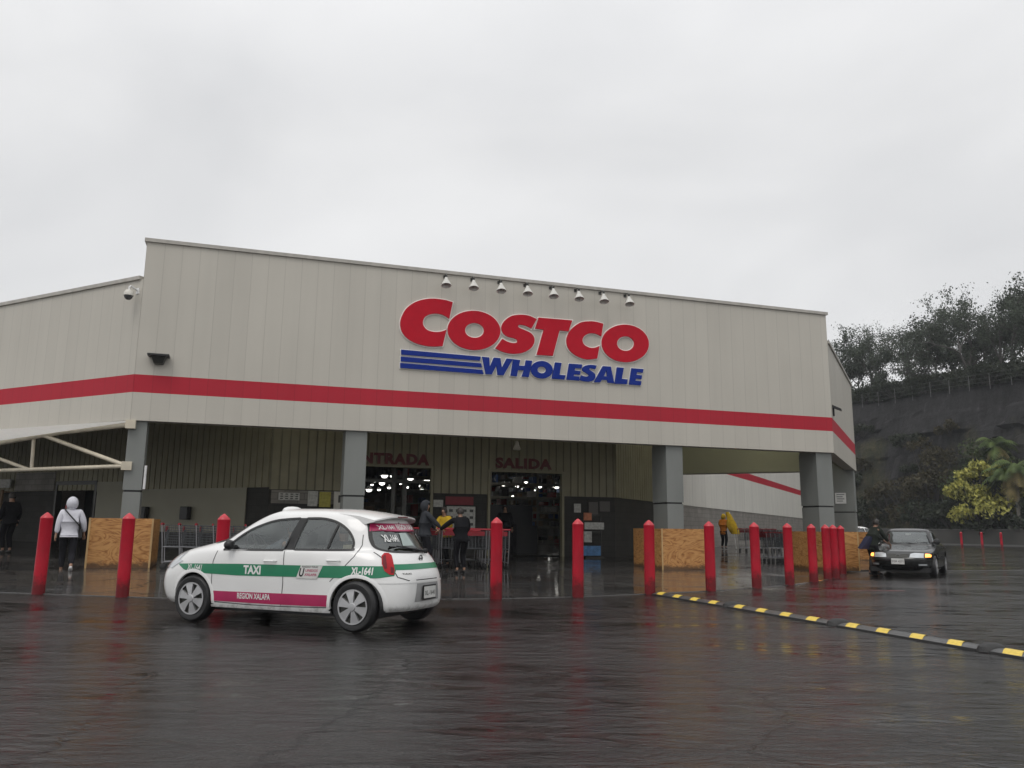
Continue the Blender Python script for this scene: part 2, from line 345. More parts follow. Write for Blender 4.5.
# ------------------------------------------------------------------ building
bld = empty('warehouse_store', BO, BA, 'large cream warehouse store with red band and entrance canopy', 'building')
def wallbox(mb, p0, p1, z0, z1, th, mi=0, uoff=0.):
    # p0->p1 in building plan, thickness th to the left of the direction; UV in metres
    a = Vector((p0[0], p0[1], 0)); b = Vector((p1[0], p1[1], 0)); d = (b-a); L = d.length; d /= L; nn = Vector((-d.y, d.x, 0))*th
    vs = []
    for z in (z0, z1): vs += [a+Vector((0,0,z)), b+Vector((0,0,z)), b+nn+Vector((0,0,z)), a+nn+Vector((0,0,z))]
    o = len(mb.f); mb.add(vs, [(0,1,5,4),(1,2,6,5),(2,3,7,6),(3,0,4,7),(0,3,2,1),(4,5,6,7)], mi)
    q = [(uoff, z0), (uoff+L, z0), (uoff+L, z1), (uoff, z1)]
    mb.uv[o] = q; mb.uv[o+1] = [(0, z0), (abs(th), z0), (abs(th), z1), (0, z1)]; mb.uv[o+2] = [q[1], q[0], q[3], q[2]]; mb.uv[o+3] = mb.uv[o+1]
    mb.uv[o+4] = [(0, 0)]*4; mb.uv[o+5] = [(0, 0)]*4
TL = 19.91; CH = 8.7
P_L = (-K*40, K*40); P_0 = (0, 0); P_1 = (TL, 0); P_2 = (TL+K*CH, K*CH)
# front tall parapet wall
def fascia(name, p0, p1, top, th=.35, m=M['cream'], u=0, z0=3.6):
    w = MB(); wallbox(w, p0, p1, z0, 4.27, th, 0, u); wallbox(w, p0, p1, 4.27, 4.70, th, 1, u); wallbox(w, p0, p1, 4.70, top, th, 0, u)
    return w.build(name, [m, M['red_band']], bld)
fascia('front_fascia', P_0, P_1, 8.0)
fascia('left_wing_fascia', P_L, (-.004, .004), 7.05)
fascia('right_wing_fascia', (P_1[0]+.004, P_1[1]+.004), P_2, 7.10, u=.2)
E2 = (20.81, 11.27)
fascia('rear_canopy_fascia', P_2, E2, 7.10)
# copings
w = MB()
def coping(p0, p1, z, th=.35, e=.05):
    a = Vector((*p0, 0)); b = Vector((*p1, 0)); d = (b-a).normalized(); nn = Vector((-d.y, d.x, 0))
    q = [a-d*e-nn*e, b+d*e-nn*e, b+d*e+nn*(th+e), a-d*e+nn*(th+e)]
    w.add([Vector((p.x, p.y, z)) for p in q]+[Vector((p.x, p.y, z+.09)) for p in q], [(0,1,2,3),(4,7,6,5),(0,4,5,1),(1,5,6,2),(2,6,7,3),(3,7,4,0)])
coping(P_0, P_1, 8.0); coping(P_L, (-.1, .1), 7.05); coping((P_1[0]+.1, .1), P_2, 7.10)
w.build('coping', M['coping'], bld)
# side returns of the tall parapet
for a_, b_ in ((.002, .25), (TL-.25, TL-.002)): w = MB(); w.box((a_, .352, 7.1), (b_, 2.2, 7.995)); w.build('parapet_return', M['coping'], bld)
# roof sheet and soffit
far_r = (15.04+K*48, 5.5+K*48); far_l = (3.33-K*40, 5.5+K*40)
w = MB(); rp = [(-.2, .6), (TL, .4), (P_2[0]-.4, P_2[1]), (E2[0], E2[1]-.4), far_r, (20, 75), far_l, (-K*40+.3, K*40)]
w.add([(x, y, 6.7) for x, y in rp]+[(x, y, 6.9) for x, y in rp], [tuple(range(8))[::-1], tuple(range(8, 16))]+[(i, (i+1) % 8, 8+(i+1) % 8, 8+i) for i in range(8)])
w.build('roof', M['roof'], bld)
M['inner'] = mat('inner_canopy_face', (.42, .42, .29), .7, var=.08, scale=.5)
if 0: w = MB(); sp = [(.1, .352), (TL, .352), (P_2[0]-.3, P_2[1]+.2), (E2[0]-.15, E2[1]-.1), (15.2, 5.72), (3.1, 5.72), (far_l[0], far_l[1]), (P_L[0]+.5, P_L[1])]
if 0: w.add([(x, y, 3.64) for x, y in sp]+[(x, y, 3.75) for x, y in sp], [tuple(range(8))[::-1], tuple(range(8, 16))]+[(i, (i+1) % 8, 8+(i+1) % 8, 8+i) for i in range(8)])
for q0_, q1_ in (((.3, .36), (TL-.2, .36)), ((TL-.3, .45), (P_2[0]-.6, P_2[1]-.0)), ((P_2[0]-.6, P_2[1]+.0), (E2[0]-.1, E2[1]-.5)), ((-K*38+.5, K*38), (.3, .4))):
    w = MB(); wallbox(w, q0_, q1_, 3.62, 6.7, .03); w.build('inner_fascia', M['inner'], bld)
# ribbed cladding of the recessed walls
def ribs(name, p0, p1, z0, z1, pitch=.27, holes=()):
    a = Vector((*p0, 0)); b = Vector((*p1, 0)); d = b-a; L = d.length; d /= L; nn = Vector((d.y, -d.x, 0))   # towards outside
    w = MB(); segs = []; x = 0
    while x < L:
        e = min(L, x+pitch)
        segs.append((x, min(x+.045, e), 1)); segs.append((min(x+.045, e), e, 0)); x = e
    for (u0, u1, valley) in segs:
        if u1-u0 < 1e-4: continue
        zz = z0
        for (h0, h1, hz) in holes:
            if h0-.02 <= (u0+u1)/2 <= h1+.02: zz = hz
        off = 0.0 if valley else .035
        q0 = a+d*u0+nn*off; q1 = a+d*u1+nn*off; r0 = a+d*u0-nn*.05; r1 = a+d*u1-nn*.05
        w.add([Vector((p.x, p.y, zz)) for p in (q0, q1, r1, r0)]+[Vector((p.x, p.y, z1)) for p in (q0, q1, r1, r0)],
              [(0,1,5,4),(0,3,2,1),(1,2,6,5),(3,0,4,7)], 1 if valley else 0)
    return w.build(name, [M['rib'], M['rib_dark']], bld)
CL = (3.33, 5.5); CR = (15.04, 5.5)
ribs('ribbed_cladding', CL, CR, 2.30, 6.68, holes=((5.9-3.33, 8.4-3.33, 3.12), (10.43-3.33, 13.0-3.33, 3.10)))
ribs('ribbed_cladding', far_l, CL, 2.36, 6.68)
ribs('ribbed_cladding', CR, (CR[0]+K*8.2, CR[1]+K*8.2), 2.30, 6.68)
# lower walls (dark block) with door openings
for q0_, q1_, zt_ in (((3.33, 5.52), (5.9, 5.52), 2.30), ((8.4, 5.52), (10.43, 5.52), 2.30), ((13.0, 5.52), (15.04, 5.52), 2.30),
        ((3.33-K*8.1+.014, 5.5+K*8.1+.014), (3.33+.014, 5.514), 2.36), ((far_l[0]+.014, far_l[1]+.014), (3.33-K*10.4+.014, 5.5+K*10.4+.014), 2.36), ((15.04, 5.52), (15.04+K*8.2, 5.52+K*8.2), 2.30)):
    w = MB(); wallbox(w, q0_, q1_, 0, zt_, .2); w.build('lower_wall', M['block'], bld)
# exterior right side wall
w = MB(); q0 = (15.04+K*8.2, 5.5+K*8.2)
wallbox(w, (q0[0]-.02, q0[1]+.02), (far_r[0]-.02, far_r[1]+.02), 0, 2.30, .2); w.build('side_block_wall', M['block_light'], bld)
w = MB(); wallbox(w, q0, far_r, 2.30, 4.27, .2, 0); wallbox(w, q0, far_r, 4.27, 4.70, .2, 1); wallbox(w, q0, far_r, 4.70, 7.1, .2, 0)
w.build('side_panel_wall', [M['white_panel'], M['red_band']], bld)
w = MB(); wallbox(w, (15.04, 5.56), (q0[0]-.02, q0[1]+.02), 3.64, 7.0, .15); wallbox(w, (3.33, 5.56), (15.04, 5.56), 3.64, 7., .15); wallbox(w, (far_l[0]+.03, far_l[1]+.03), (3.33+.03, 5.53), 3.64, 7., .15)
wallbox(w, far_r, (20, 75), 0, 7.0, .2); wallbox(w, (20, 75), far_l, 0, 7.0, .2)
w.build('upper_wall', M['coping'], bld)
# dark backing behind the left openings, side door frame
LD = lambda s, off=0.: (3.33-K*s+K*off, 5.5+K*s+K*off)
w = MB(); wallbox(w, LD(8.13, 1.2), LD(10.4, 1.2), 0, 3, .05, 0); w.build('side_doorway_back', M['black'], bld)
w = MB(); wallbox(w, LD(8.2, -.06), LD(8.08, -.06), 0, 2.68, .05); wallbox(w, LD(10.4, -.06), LD(10.3, -.06), 0, 2.68, .05); wallbox(w, LD(10.4, -.07), LD(8.1, -.07), 2.56, 2.7, .05)
w.build('side_door_frame', M['frame_dark'], bld)
w = MB(); wallbox(w, LD(8.05, -.07), LD(6.6, -.07), 2.30, 2.64, .02); w.build('beige_trim', M['beige'], bld)
w = MB(); wallbox(w, LD(8.05, -.05), LD(.9, -.05), 1.30-.35, 2.36, .03); w.build('beige_panel', M['beige'], bld)
w = MB(); wallbox(w, LD(12.8, -.09), LD(10.45, -.09), 2.37, 3.05, .04); w.build('grey_header_panel', M['block_light'], bld)
w = MB(); wallbox(w, (3.4, 5.47), (5.85, 5.47), 1.87, 2.28, .03); w.build('header_panel', M['block_light'], bld)
# entrance and exit frames, threshold
def doorframe(name, t0, t1, zt):
    w = MB()
    w.box((t0-.08, 5.40, .1), (t0, 5.62, zt+.08)); w.box((t1, 5.40, .1), (t1+.08, 5.62, zt+.08)); w.box((t0, 5.40, zt), (t1, 5.62, zt+.08)); return w.build(name, M['rib'], bld)
doorframe('entrance_frame', 5.9, 8.4, 3.1); doorframe('exit_frame', 10.43, 13.0, 3.06)
# columns
def column(t0, t1, n0, n1, X=None):
    w = MB(); w.box((t0, n0, -.05), (t1, n1, 1.93), 0, X); w.box((t0+.02, n0+.02, 1.93), (t1-.02, n1-.02, 1.975), 1, X); w.box((t0-.012, n0-.012, 1.975), (t1+.012, n1+.012, 3.598), 0, X); w.box((t0+.01, n0+.34, 3.598), (t1-.01, n1, 6.6), 0, X)
    return w.build('column', [M['pillar'], M['black']], bld)
column(-.02, .36, .10, .46); column(5.03, 5.55, .1, .75); column(14.15, 14.66, .1, .95); column(19.32, 19.87, .1, .9)
XC = Matrix.Translation((P_2[0], P_2[1], 0)) @ Matrix.Rotation(PI/4, 4, 'Z')
column(-1.1, -.3, .06, 1.0, XC)
# white conduit on the first column
w = MB(); w.tube([(.42, .12, 2.0), (.42, .12, 2.55)], .03, 8); w.build('conduit_box', M['white'], bld)
# interior: floor, racks, lamps
w = MB(); w.add([(3.5, 5.5, .3), (15, 5.5, .3), (45, 38, .3), (20, 70, .3), (-20, 38, .3)], [(0, 1, 2, 3, 4)]); w.build('interior_floor', mat('interior_floor', (.12, .12, .11), .25), bld)
goods = [mat('goods_%s' % n, c, .5) for n, c in (('tan', (.35, .25, .15)), ('white', (.6, .6, .58)), ('blue', (.08, .15, .35)), ('red', (.4, .05, .04)), ('dark', (.04, .04, .04)))]
def rack(t0, n0, length, rz, seed, LV, top, big=1., z=.3):
    r = random.Random(seed); root = empty('storage_rack', B2W(t0, n0, z), BA+rz)
    f = MB()
    k = 0
    while k*2.5 <= length+.01:
        for y in (0, 1.1): f.box((k*2.5-.04, y-.04, 0), (k*2.5+.04, y+.04, top))
        k += 1
    for zz in LV: f.box((0, -.03, zz-.1), (length, .03, zz)); f.box((0, 1.07, zz-.1), (length, 1.13, zz))
    f.build('rack_frame', mat('rack_paint', (.35, .33, .28), .5), root)
    gd = MB()
    for zz in LV:
        x = .05
        while x < length-.5:
            wd = r.uniform(.3, .9)*big; h = r.uniform(.4, 1.2)*big
            if r.random() < .9: gd.box((x, .05+r.uniform(0, .1), zz+.005), (x+wd, 1.0, zz+h), r.randrange(5))
            x += wd+r.uniform(.02, .2)*(1 if big > .9 else 3)
    gd.build('boxed_goods', goods, root)['kind'] = 'stuff'
    return root
for i, (t, n, L, rz, LV, tp, bg_, lab) in enumerate([(2.5, 24, 10, 0, (.15, .8, 1.5), 2.3, .55, 'tall rack of boxed goods seen deep through the entrance doorway'),
                                   (12.0, 19.5, 10, -.08, (.15, 1.0, 1.75, 2.5, 3.2), 3.9, .35, 'tall rack of boxed goods seen deep through the exit doorway'),
                                   (10.9, 27, 12.5, .0, (.15, 1.5, 2.3, 3.1, 3.9, 4.5), 5.0, .4, 'farther rack of goods standing behind the one in the exit doorway'),
                                   (-1.5, 32, 12.5, -.1, (.15, .9, 1.6, 2.4), 3., .45, 'farther rack of goods under the entrance lights')]):
    tag(rack(t, n, L, rz, i, LV, tp, bg_), lab, 'rack')
# glass wall and turnstile shapes seen in the doors
lampm = mat('lamp_glow', (1, 1, 1), .5, emit=(1, .97, .9, 6)); lampm.cycles.emission_sampling = 'NONE'
hi = MB(); hi.lathe([(.02, .35), (.09, .33), (.12, .2), (.34, 0), (.30, -.0)], 16); 
lens = MB(); lens.lathe([(.0, -.17), (.12, -.15), (.19, -.09), (.21, -.0), (0, .0)], 16)
for i, (x, y) in enumerate([(375,480),(384.5,475.5),(382,483),(394,481),(400,484),(410.5,478),(417.5,485.5),(427,480.5),(429.5,484),(369,489.5),(503.5,484),(509,483),(556,486),(513,496),(372,484.5),(389,487.5),(392,476),(402,489),(404.5,478.5),(414,482),(422,489.5),(424,477),(398.5,476.5),(407,487),(379,489.5),(519,479),(526,482),(533,478),(541,481),(548,477.5),(523,489),(536,490),(545,493),(530,497),(552,493),(517,486),(540,486.5),(550,498)]):
    p = at(x, y, 4.7 if y < 486 else 3.9)
    r = empty('highbay_lamp', p, 0, 'lit white highbay lamp hanging inside the store %s' % ('entrance' if x < 440 else 'exit'), 'lamp', 'lit highbay lamps inside the %s' % ('entrance' if x < 440 else 'exit'))
    if i > 13: r.scale = (.55, .55, .55)
    s1 = hi.build('lamp_shade', M['white'], r, True); s2 = lens.build('lamp_lens', lampm, r)
    c = MB(); c.tube([(0, 0, .34), (0, 0, (6.7-p.z)/(1 if i < 14 else .55))], .015, 5); c.build('suspension_rod', M['frame_dark'], r)
for x, y, z in ((4, 20, 5), (13, 17, 5)):
    ld = bpy.data.lights.new('store_light', 'AREA'); ld.energy = 14; ld.size = 2.5; ld.color = (1, .95, .85); lo = bpy.data.objects.new('store_light', ld); C.objects.link(lo); lo.location = B2W(x, y, z)
for nm_, (x, y, z), e_ in (('canopy_light', (20.4, 5.2, 6.3), 90), ('canopy_light', (3.2, 2.6, 6.3), 34), ('canopy_light', (11.5, 2.6, 6.3), 7)):
    r = empty('canopy_lamp', B2W(x, y, z), BA, {20.4: 'lit canopy lamp hidden high inside the right end of the canopy', 3.2: 'lit canopy lamp hidden high inside the left end of the canopy', 11.5: 'lit canopy lamp hidden high inside the canopy before the doors'}[x], 'lamp')
    w = MB(); w.box((-.3, -.15, .02), (.3, .15, .12)); w.build('housing', M['white'], r)
    ld = bpy.data.lights.new(nm_, 'POINT'); ld.energy = e_; ld.shadow_soft_size = .15; ld.color = (1, .96, .82); lo = bpy.data.objects.new(nm_, ld); C.objects.link(lo); lo.location = B2W(x, y, z-.15)
# dark counter / turnstile block in the exit and the inner glazing beams
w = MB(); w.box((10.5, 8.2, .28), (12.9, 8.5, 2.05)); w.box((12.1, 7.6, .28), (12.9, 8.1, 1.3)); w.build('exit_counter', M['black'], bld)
w = MB(); w.box((7.55, 8.1, .28), (7.68, 8.25, 4.2)); w.box((7.95, 8.1, .28), (8.1, 8.25, 4.2)); w.box((6.0, 8.1, 2.75), (9.9, 8.2, 2.85)); w.box((5.0, 8.12, .28), (7.5, 8.2, 1.2)); w.build('vestibule_frame', mat('vestibule_paint', (.4, .4, .36), .5), bld)

# wall letters ENTRADA / SALIDA
def wall_text(name, s, t, z, h, width, label):
    v, f = text_geo(s, 1., .048, 0, 1., spacing=1.12)
    xs = [p[0] for p in v]; ys = [p[1] for p in v]; sx = width/(max(xs)-min(xs)); sy = h/(max(ys)-min(ys)); mx = (max(xs)+min(xs))/2; my = (max(ys)+min(ys))/2
    mb = MB(); n = len(v); y0 = 5.5-.075
    mb.add([((p[0]-mx)*sx+t, y0, (p[1]-my)*sy+z) for p in v]+[((p[0]-mx)*sx+t, 5.46, (p[1]-my)*sy+z) for p in v], [tuple(x) for x in f]+[tuple(x+n for x in q)[::-1] for q in f])
    o = mb.build(name, M['maroon']); o.location = BO; o.rotation_euler = (0, 0, BA)
    return tag(o, label, 'sign')
wall_text('door_lettering', 'ENTRADA', 7.08, 3.37, .36, 2.5, 'dark red ENTRADA lettering on the ribbed wall above the lit doorway')
wall_text('door_lettering', 'SALIDA', 11.62, 3.37, .36, 2.02, 'dark red SALIDA lettering on the ribbed wall above the dark doorway')

# ------------------------------------------------------------------ main sign, outlines on the facade plane
def facuv(x, y):
    d = ray(x, y); k = (BO-CAM).dot(N1)/d.dot(N1); p = CAM+d*k-BO; return (p.dot(D1), p.z)
def cr(pts):       # points (x,y[,1=corner]); Catmull-Rom between corners
    P = [(p[0], p[1]) for p in pts]; cn = [len(p) > 2 for p in pts]; n = len(P); out = []
    for i in range(n):
        p1 = P[i]; p2 = P[(i+1) % n]; out.append(p1)
        p0 = P[i-1] if not cn[i] else p1; p3 = P[(i+2) % n] if not cn[(i+1) % n] else p2
        if cn[i] and cn[(i+1) % n]: continue
        for k in range(1, 6):
            t = k/6
            out.append(tuple(.5*((2*p1[a])+(-p0[a]+p2[a])*t+(2*p0[a]-5*p1[a]+4*p2[a]-p3[a])*t*t+(-p0[a]+3*p1[a]-3*p2[a]+p3[a])*t**3) for a in (0, 1)))
    return out
def ell(cx, cy, a, b, rot=0): return [(cx+a*math.cos(q)*math.cos(rot)-b*math.sin(q)*math.sin(rot), cy+a*math.cos(q)*math.sin(rot)+b*math.sin(q)*math.cos(rot)) for q in [2*PI*i/48 for i in range(48)]]
def poly(p): return [(x, y) for x, y in p]
c4 = (395, 290, 7.677); sc = (490, 305, 11.378); cc = (560, 310, 11.378); wa = (475, 350, 11.378); wb = (560, 350, 11.378)
G = [
 ('letter', 'r', c4, [cr([(440,97,1),(380,80),(300,70),(225,75),(150,98),(85,145),(48,210),(38,265),(52,325),(95,375),(160,412),(240,432),(300,437),(362,433,1),(392,308,1),(350,322),(300,325),(250,312),(220,284),(211,250),(225,213),(260,191),(310,184),(355,191),(390,208),(413,224,1)])]),
 ('letter', 'r', c4, [ell(603,313,202,150,.06), ell(607,313,73,57,.05)]),
 ('letter', 'r', sc, [cr([(525,165,1),(440,127),(340,115),(240,130),(165,180),(125,250),(140,320),(190,362),(260,380),(300,400),(300,430),(255,438),(190,420),(135,388,1),(55,497,1),(150,540),(250,558),(350,550),(440,510),(490,450),(498,380),(460,325),(390,290),(330,265),(312,245),(335,228),(400,240),(465,272,1)])]),
 ('letter', 'r', sc, [poly([(548,148),(930,180),(885,305),(785,292),(708,582),(525,570),(605,285),(508,272)])]),
 ('letter', 'r', cc, [cr([(485,160,1),(400,138),(320,133),(220,150),(120,225),(70,320),(75,410),(120,480),(200,535),(300,565),(416,555,1),(442,412,1),(390,432),(330,432),(270,400),(248,350),(265,305),(310,275),(360,268),(415,280),(462,305,1)])]),
 ('letter', 'r', cc, [ell(735,384,268,213,.06), ell(738,386,98,83,.05)]),
 ('letter', 'b', wa, [poly([(75,80),(157,88),(163,195),(208,90),(283,95),(300,205),(355,100),(425,107),(318,292),(250,288),(238,180),(185,282),(115,278)])]),
 ('letter', 'b', wa, [poly([(427,108),(510,118),(495,180),(560,185),(572,120),(645,125),(605,312),(525,305),(548,235),(485,230),(470,305),(398,295)])]),
 ('letter', 'b', wa, [ell(753,228,125,100,.06), ell(753,230,48,38,.05)]),
 ('letter', 'b', wa, [poly([(905,143),(978,150),(955,285),(1024,290),(1010,340),(865,328)])]),
 ('letter', 'b', wb, [poly([(97,158),(245,168),(238,215),(165,208),(160,235),(228,243),(222,285),(152,280),(150,300),(215,305),(210,352),(66,340)])]),
 ('letter', 'b', wb, [cr([(410,180,1),(350,172),(285,180),(250,205),(250,240),(290,265),(320,290),(300,305),(260,300),(232,290,1),(215,345,1),(270,360),(330,362),(375,345),(395,310),(385,270),(345,240),(325,222),(345,212),(395,222,1)])]),
 ('letter', 'b', wb, [poly([(480,186),(570,192),(610,382),(535,375),(525,345),(468,342),(450,372),(378,368)]), poly([(520,238),(525,303),(490,301)])]),
 ('letter', 'b', wb, [poly([(640,200),(718,205),(695,330),(762,338),(752,392),(614,386)])]),
 ('letter', 'b', wb, [poly([(805,210),(942,220),(932,262),(868,255),(862,285),(925,292),(918,335),(855,328),(850,352),(918,358),(910,405),(776,395)])]),
 ('stripe', 'b', c4, [poly([(45,460),(655,514),(648,545),(45,498)])]),
 ('stripe', 'b', c4, [poly([(42,513),(658,565),(665,597),(42,550)])]),
 ('stripe', 'b', c4, [poly([(38,562),(668,615),(676,648),(38,600)])]),
]
sign = empty('store_sign', B2W(10, 0, 6.2), BA, 'COSTCO WHOLESALE sign in red and blue letters on the cream fascia', 'sign')
for nm, colr, (ox, oy, s), loops in G:
    L2 = [[facuv(ox+x/s, oy+y/s) for x, y in lp] for lp in loops]
    L2 = [[(u-10, z-6.2) for u, z in lp] for lp in L2]
    v, f = shape_geo(L2, 0, .035); mb = MB(); mb.add([(x, -.036-d*.6, z) for x, z, d in v], f)
    o = mb.build(nm, M['redlet' if colr == 'r' else 'bluelet'], sign)
    v, f = shape_geo(L2, .03 if colr == 'r' else .02, .02); mb = MB(); mb.add([(x, -.012-d*.5, z) for x, z, d in v], f)
    mb.build('white_outline', M['whitelet'], o)

# gooseneck lamps over the sign
def goose():
    r = empty('sign_lamp', (0, 0, 0))
    a = MB(); a.tube([(0, -.0, .0), (0, -.12, .04), (-.0, -.42, .0), (-.0, -.55, -.12), (0, -.55, -.2)], .022, 6); a.box((-.06, -.03, -.06), (.06, 0, .06)); a.build('arm', M['frame_dark'], r, True)
    h = MB(); h.lathe([(.0, .02), (.05, .0), (.07, -.08), (.19, -.32), (.2, -.36), (.18, -.355), (.05, -.1)], 16, X=Matrix.Translation((0, -.55, -.16)) @ Matrix.Rotation(-.3, 4, 'X')); h.build('shade', mat('grey_lamp_shade', (.62, .61, .57), .45), r, True)
    j = MB(); j.box((-.035, -.6, -.2), (.035, -.52, -.08)); j.build('bracket', M['black'], r)
    return r
gl = None; ords = ['first from the left', 'second from the left', 'third from the left', 'fourth from the left', 'fourth from the right', 'third from the right', 'second from the right', 'last on the right']
for i, x in enumerate([445.5, 472.5, 499.5, 525.5, 551, 576, 600.5, 625.5]):
    t, z = facuv(x, interp(x, [(445, 277), (626, 296)]))
    if gl is None: gl = goose(); o = gl
    else: o = copy_tree(gl)
    o.scale = (.7, .6, .72); o.location = B2W(t-.02, -.0, z-.0); o.rotation_euler = (0, 0, BA-.1)
    tag(o, 'small white cone lamp above the big sign, %s of the row' % ords[i], 'lamp', 'cone lamps above the store sign')

# ------------------------------------------------------------------ fittings on the building
def place(name, mb, m, t, n, z, rz=0, smooth=False, parent=None, label=None, cat=None, group=None):
    o = mb.build(name, m, parent, smooth)
    if not parent: o.location = B2W(t, n, z); o.rotation_euler = (0, 0, BA+rz)
    if label: tag(o, label, cat, group)
    return o
t0, z0 = facuv(159.5, 359)
r = empty('floodlight', B2W(t0, 0, z0), BA, 'black floodlight on the cream wall above the left end of the red band', 'floodlight')
w = MB(); w.box((-.24, -.34, .02), (.24, -.02, .07)); w.build('hood', M['black'], r, bevel=.01)
w = MB(); w.add([(-.16, -.28, .02), (.16, -.28, .02), (.16, -.0, .02), (-.16, -.0, .02), (-.1, -.2, -.14), (.1, -.2, -.14), (.1, 0, -.14), (-.1, 0, -.14)], [(0,1,5,4),(1,2,6,5),(2,3,7,6),(3,0,4,7),(4,5,6,7),(0,3,2,1)]); w.build('lamp_body', M['frame_dark'], r)
r = empty('wall_lamp', B2W(TL+.3, .3, 4.95), BA+PI/4, 'small black wall lamp on the right wing above the red band', 'lamp')
w = MB(); w.box((-.04, -.05, -.15), (.04, 0, .1)); w.build('bracket', M['black'], r)
w = MB(); w.add([(-.12, -.26, .0), (.12, -.26, .0), (.14, 0, .12), (-.14, 0, .12), (-.12, -.26, .06), (.12, -.26, .06), (.14, -.0, .2), (-.14, 0, .2)], [(0,1,2,3),(4,7,6,5),(0,4,5,1),(1,5,6,2),(2,6,7,3),(3,7,4,0)]); w.build('lamp_head', M['black'], r)
r = empty('security_camera', B2W(-K*.15, K*.15, 6.62), BA+PI*.75+PI, 'white dome security camera high on the left corner of the building', 'camera'); r.scale = (.72, .72, .72)
w = MB(); w.tube([(0, 0, .2), (0, -.3, .3), (0, -.35, .25), (0, -.35, .1)], .03, 8); w.box((-.07, -.03, .1), (.07, 0, .3)); w.build('arm', M['white'], r, True)
w = MB(); w.lathe([(0, .16), (.1, .14), (.15, .05), (.16, -.05), (.0, -.05)], 20, X=Matrix.Translation((0, -.35, 0))); w.build('housing', M['offwhite'], r, True)
w = MB(); w.lathe([(.14, -.055), (.12, -.13), (.07, -.18), (0, -.2)], 20, X=Matrix.Translation((0, -.35, 0))); w.build('dome', mat('smoked_dome', (.08, .08, .08), .1), r, True)
# speaker drum above the exit
r = empty('ceiling_speaker', B2W(11.31, 5.3, 3.98), BA, 'small white lamp under the canopy above the SALIDA lettering', 'lamp')
w = MB(); w.lathe([(0, .1), (.06, .1), (.08, .0), (.13, -.12), (.12, -.17), (0, -.15)], 16); w.build('shade', M['offwhite'], r, True)
w = MB(); w.box((-.03, -.03, .1), (.03, .2, .14)); w.build('bracket', M['offwhite'], r)
# notice on the right column
r = empty('notice_sign', B2W(P_2[0]-K*1.19-K*.62, P_2[1]-K*1.19+K*.62, 2.5), BA-PI/4, 'white square notice with grey print on the far right column', 'sign')
w = MB(); w.box((-.14, .045, -.22), (.26, .06, .20)); w.build('plate', M['white'], r)
w = MB()
for k in range(4): w.box((-.08, .038, .12-k*.085), (.20-.06*(k % 2), .0435, .15-k*.085))
w.build('print', mat('grey_print', (.2, .2, .2), .6), r)
# dispensers
for i, (s, lab) in enumerate(((3.37, 'black wall box on the beige panel, nearer the shopping carts'), (5.37, 'black wall box on the beige panel, right beside the first column'))):
    p = LD(s, -.16); w = MB(); w.box((-.17, -.12, -.22), (.17, .06, .2))
    o = w.build('wall_box', M['black'], None, bevel=.03); o.location = B2W(p[0], p[1], 1.57); o.rotation_euler = (0, 0, BA-PI/4); tag(o, lab, 'box', 'black boxes on the beige panel')
# posters and boards (t0,t1,z0,z1, material, label)
def board(name, pts, m, label, off=.03, printed=None, cat='poster'):
    t0, t1, z0, z1 = pts; r = empty(name, B2W(t0, 5.44-off, z0), BA, label, cat)
    w = MB(); w.box((0, 0, 0), (t1-t0, .02, z1-z0)); w.build('sheet', m, r)
    if printed:
        w = MB(); W_ = t1-t0; H_ = z1-z0
        for (a, b, c, d) in printed: w.box((a*W_, -.004, c*H_), (b*W_, -.0005, d*H_))
        w.build('print', M['frame_dark'], r)
    return r
grid = [(x, x+.13, y, y+.12) for y in (.15, .45, .75) for x in (.08, .32, .56, .8)]
board('price_board', (8.95, 9.92, 1.15, 1.88), M['paper'], 'large white price board with rows of dark figures between the two doorways', printed=grid, cat='board')
board('header_board', (8.9, 9.85, 1.93, 2.2), M['red_board'], 'dark red header board above the white price board', cat='board')
board('notice_sheet', (8.5, 8.82, 1.85, 2.08), M['paper'], 'small white sheet between the entrance and the red header board')
board('notice_sheet', (13.45, 13.7, 1.75, 2.05), M['paper'], 'small pale sheet on the wall just right of the exit doorway')
board('wall_poster', (3.62, 4.25, 1.97, 2.2), M['paper'], 'wide pale poster of small print left of the column, high on the dark wall', off=.05, printed=grid)
board('wall_poster', (4.85, 5.2, 1.78, 2.25), M['paper_y'], 'yellow poster on the dark wall left of the second column', off=.05)
board('wall_poster', (4.5, 4.8, 1.8, 2.27), M['paper'], 'pale poster directly left of the yellow poster', off=.05)
board('wall_poster', (5.3, 5.84, 1.5, 2.27), M['offwhite'], 'white cabinet-like poster with dark square right of the yellow poster', off=.05, printed=[(.25, .75, .55, .85)])
board('wall_poster', (14.0, 14.35, 1.7, 2.12), M['block_light'], 'grey poster right of the exit, left of the pale card')
board('wall_poster', (14.4, 14.8, 1.8, 2.15), M['block_light'], 'grey poster nearest the inner corner right of the exit')
# display stand by the exit (orange card, white card, blue pack)
r = empty('display_stand', B2W(13.55, 4.7, walk_h(13.5, 4.7)), BA, 'dark display stand with orange, white and blue cards behind a red bollard', 'stand')
w = MB(); w.box((0, 0, 0), (.7, .5, .05)); w.box((.0, .2, .05), (.04, .25, 1.45)); w.box((.66, .2, .05), (.7, .25, 1.45)); w.box((0, .2, 1.42), (.7, .25, 1.45)); w.box((0.04, .21, .3), (.66, .24, .34)); w.box((0.04, .21, .85), (.66, .24, .89)); w.build('frame', M['frame_dark'], r)
for nm, b, m in (('orange_card', (.02, .3, 1.15, 1.4), 'paper_o'), ('white_card', (.05, .75, .85, 1.08), 'paper'), ('photo_card', (.02, .3, .42, .78), 'paper'), ('blue_pack', (.0, .62, -.02, .3), 'paper_b')):
    w = MB(); w.box((b[0], .12, b[2]+.1), (b[1], .18, b[3]+.1)); w.build(nm, M[m], r)
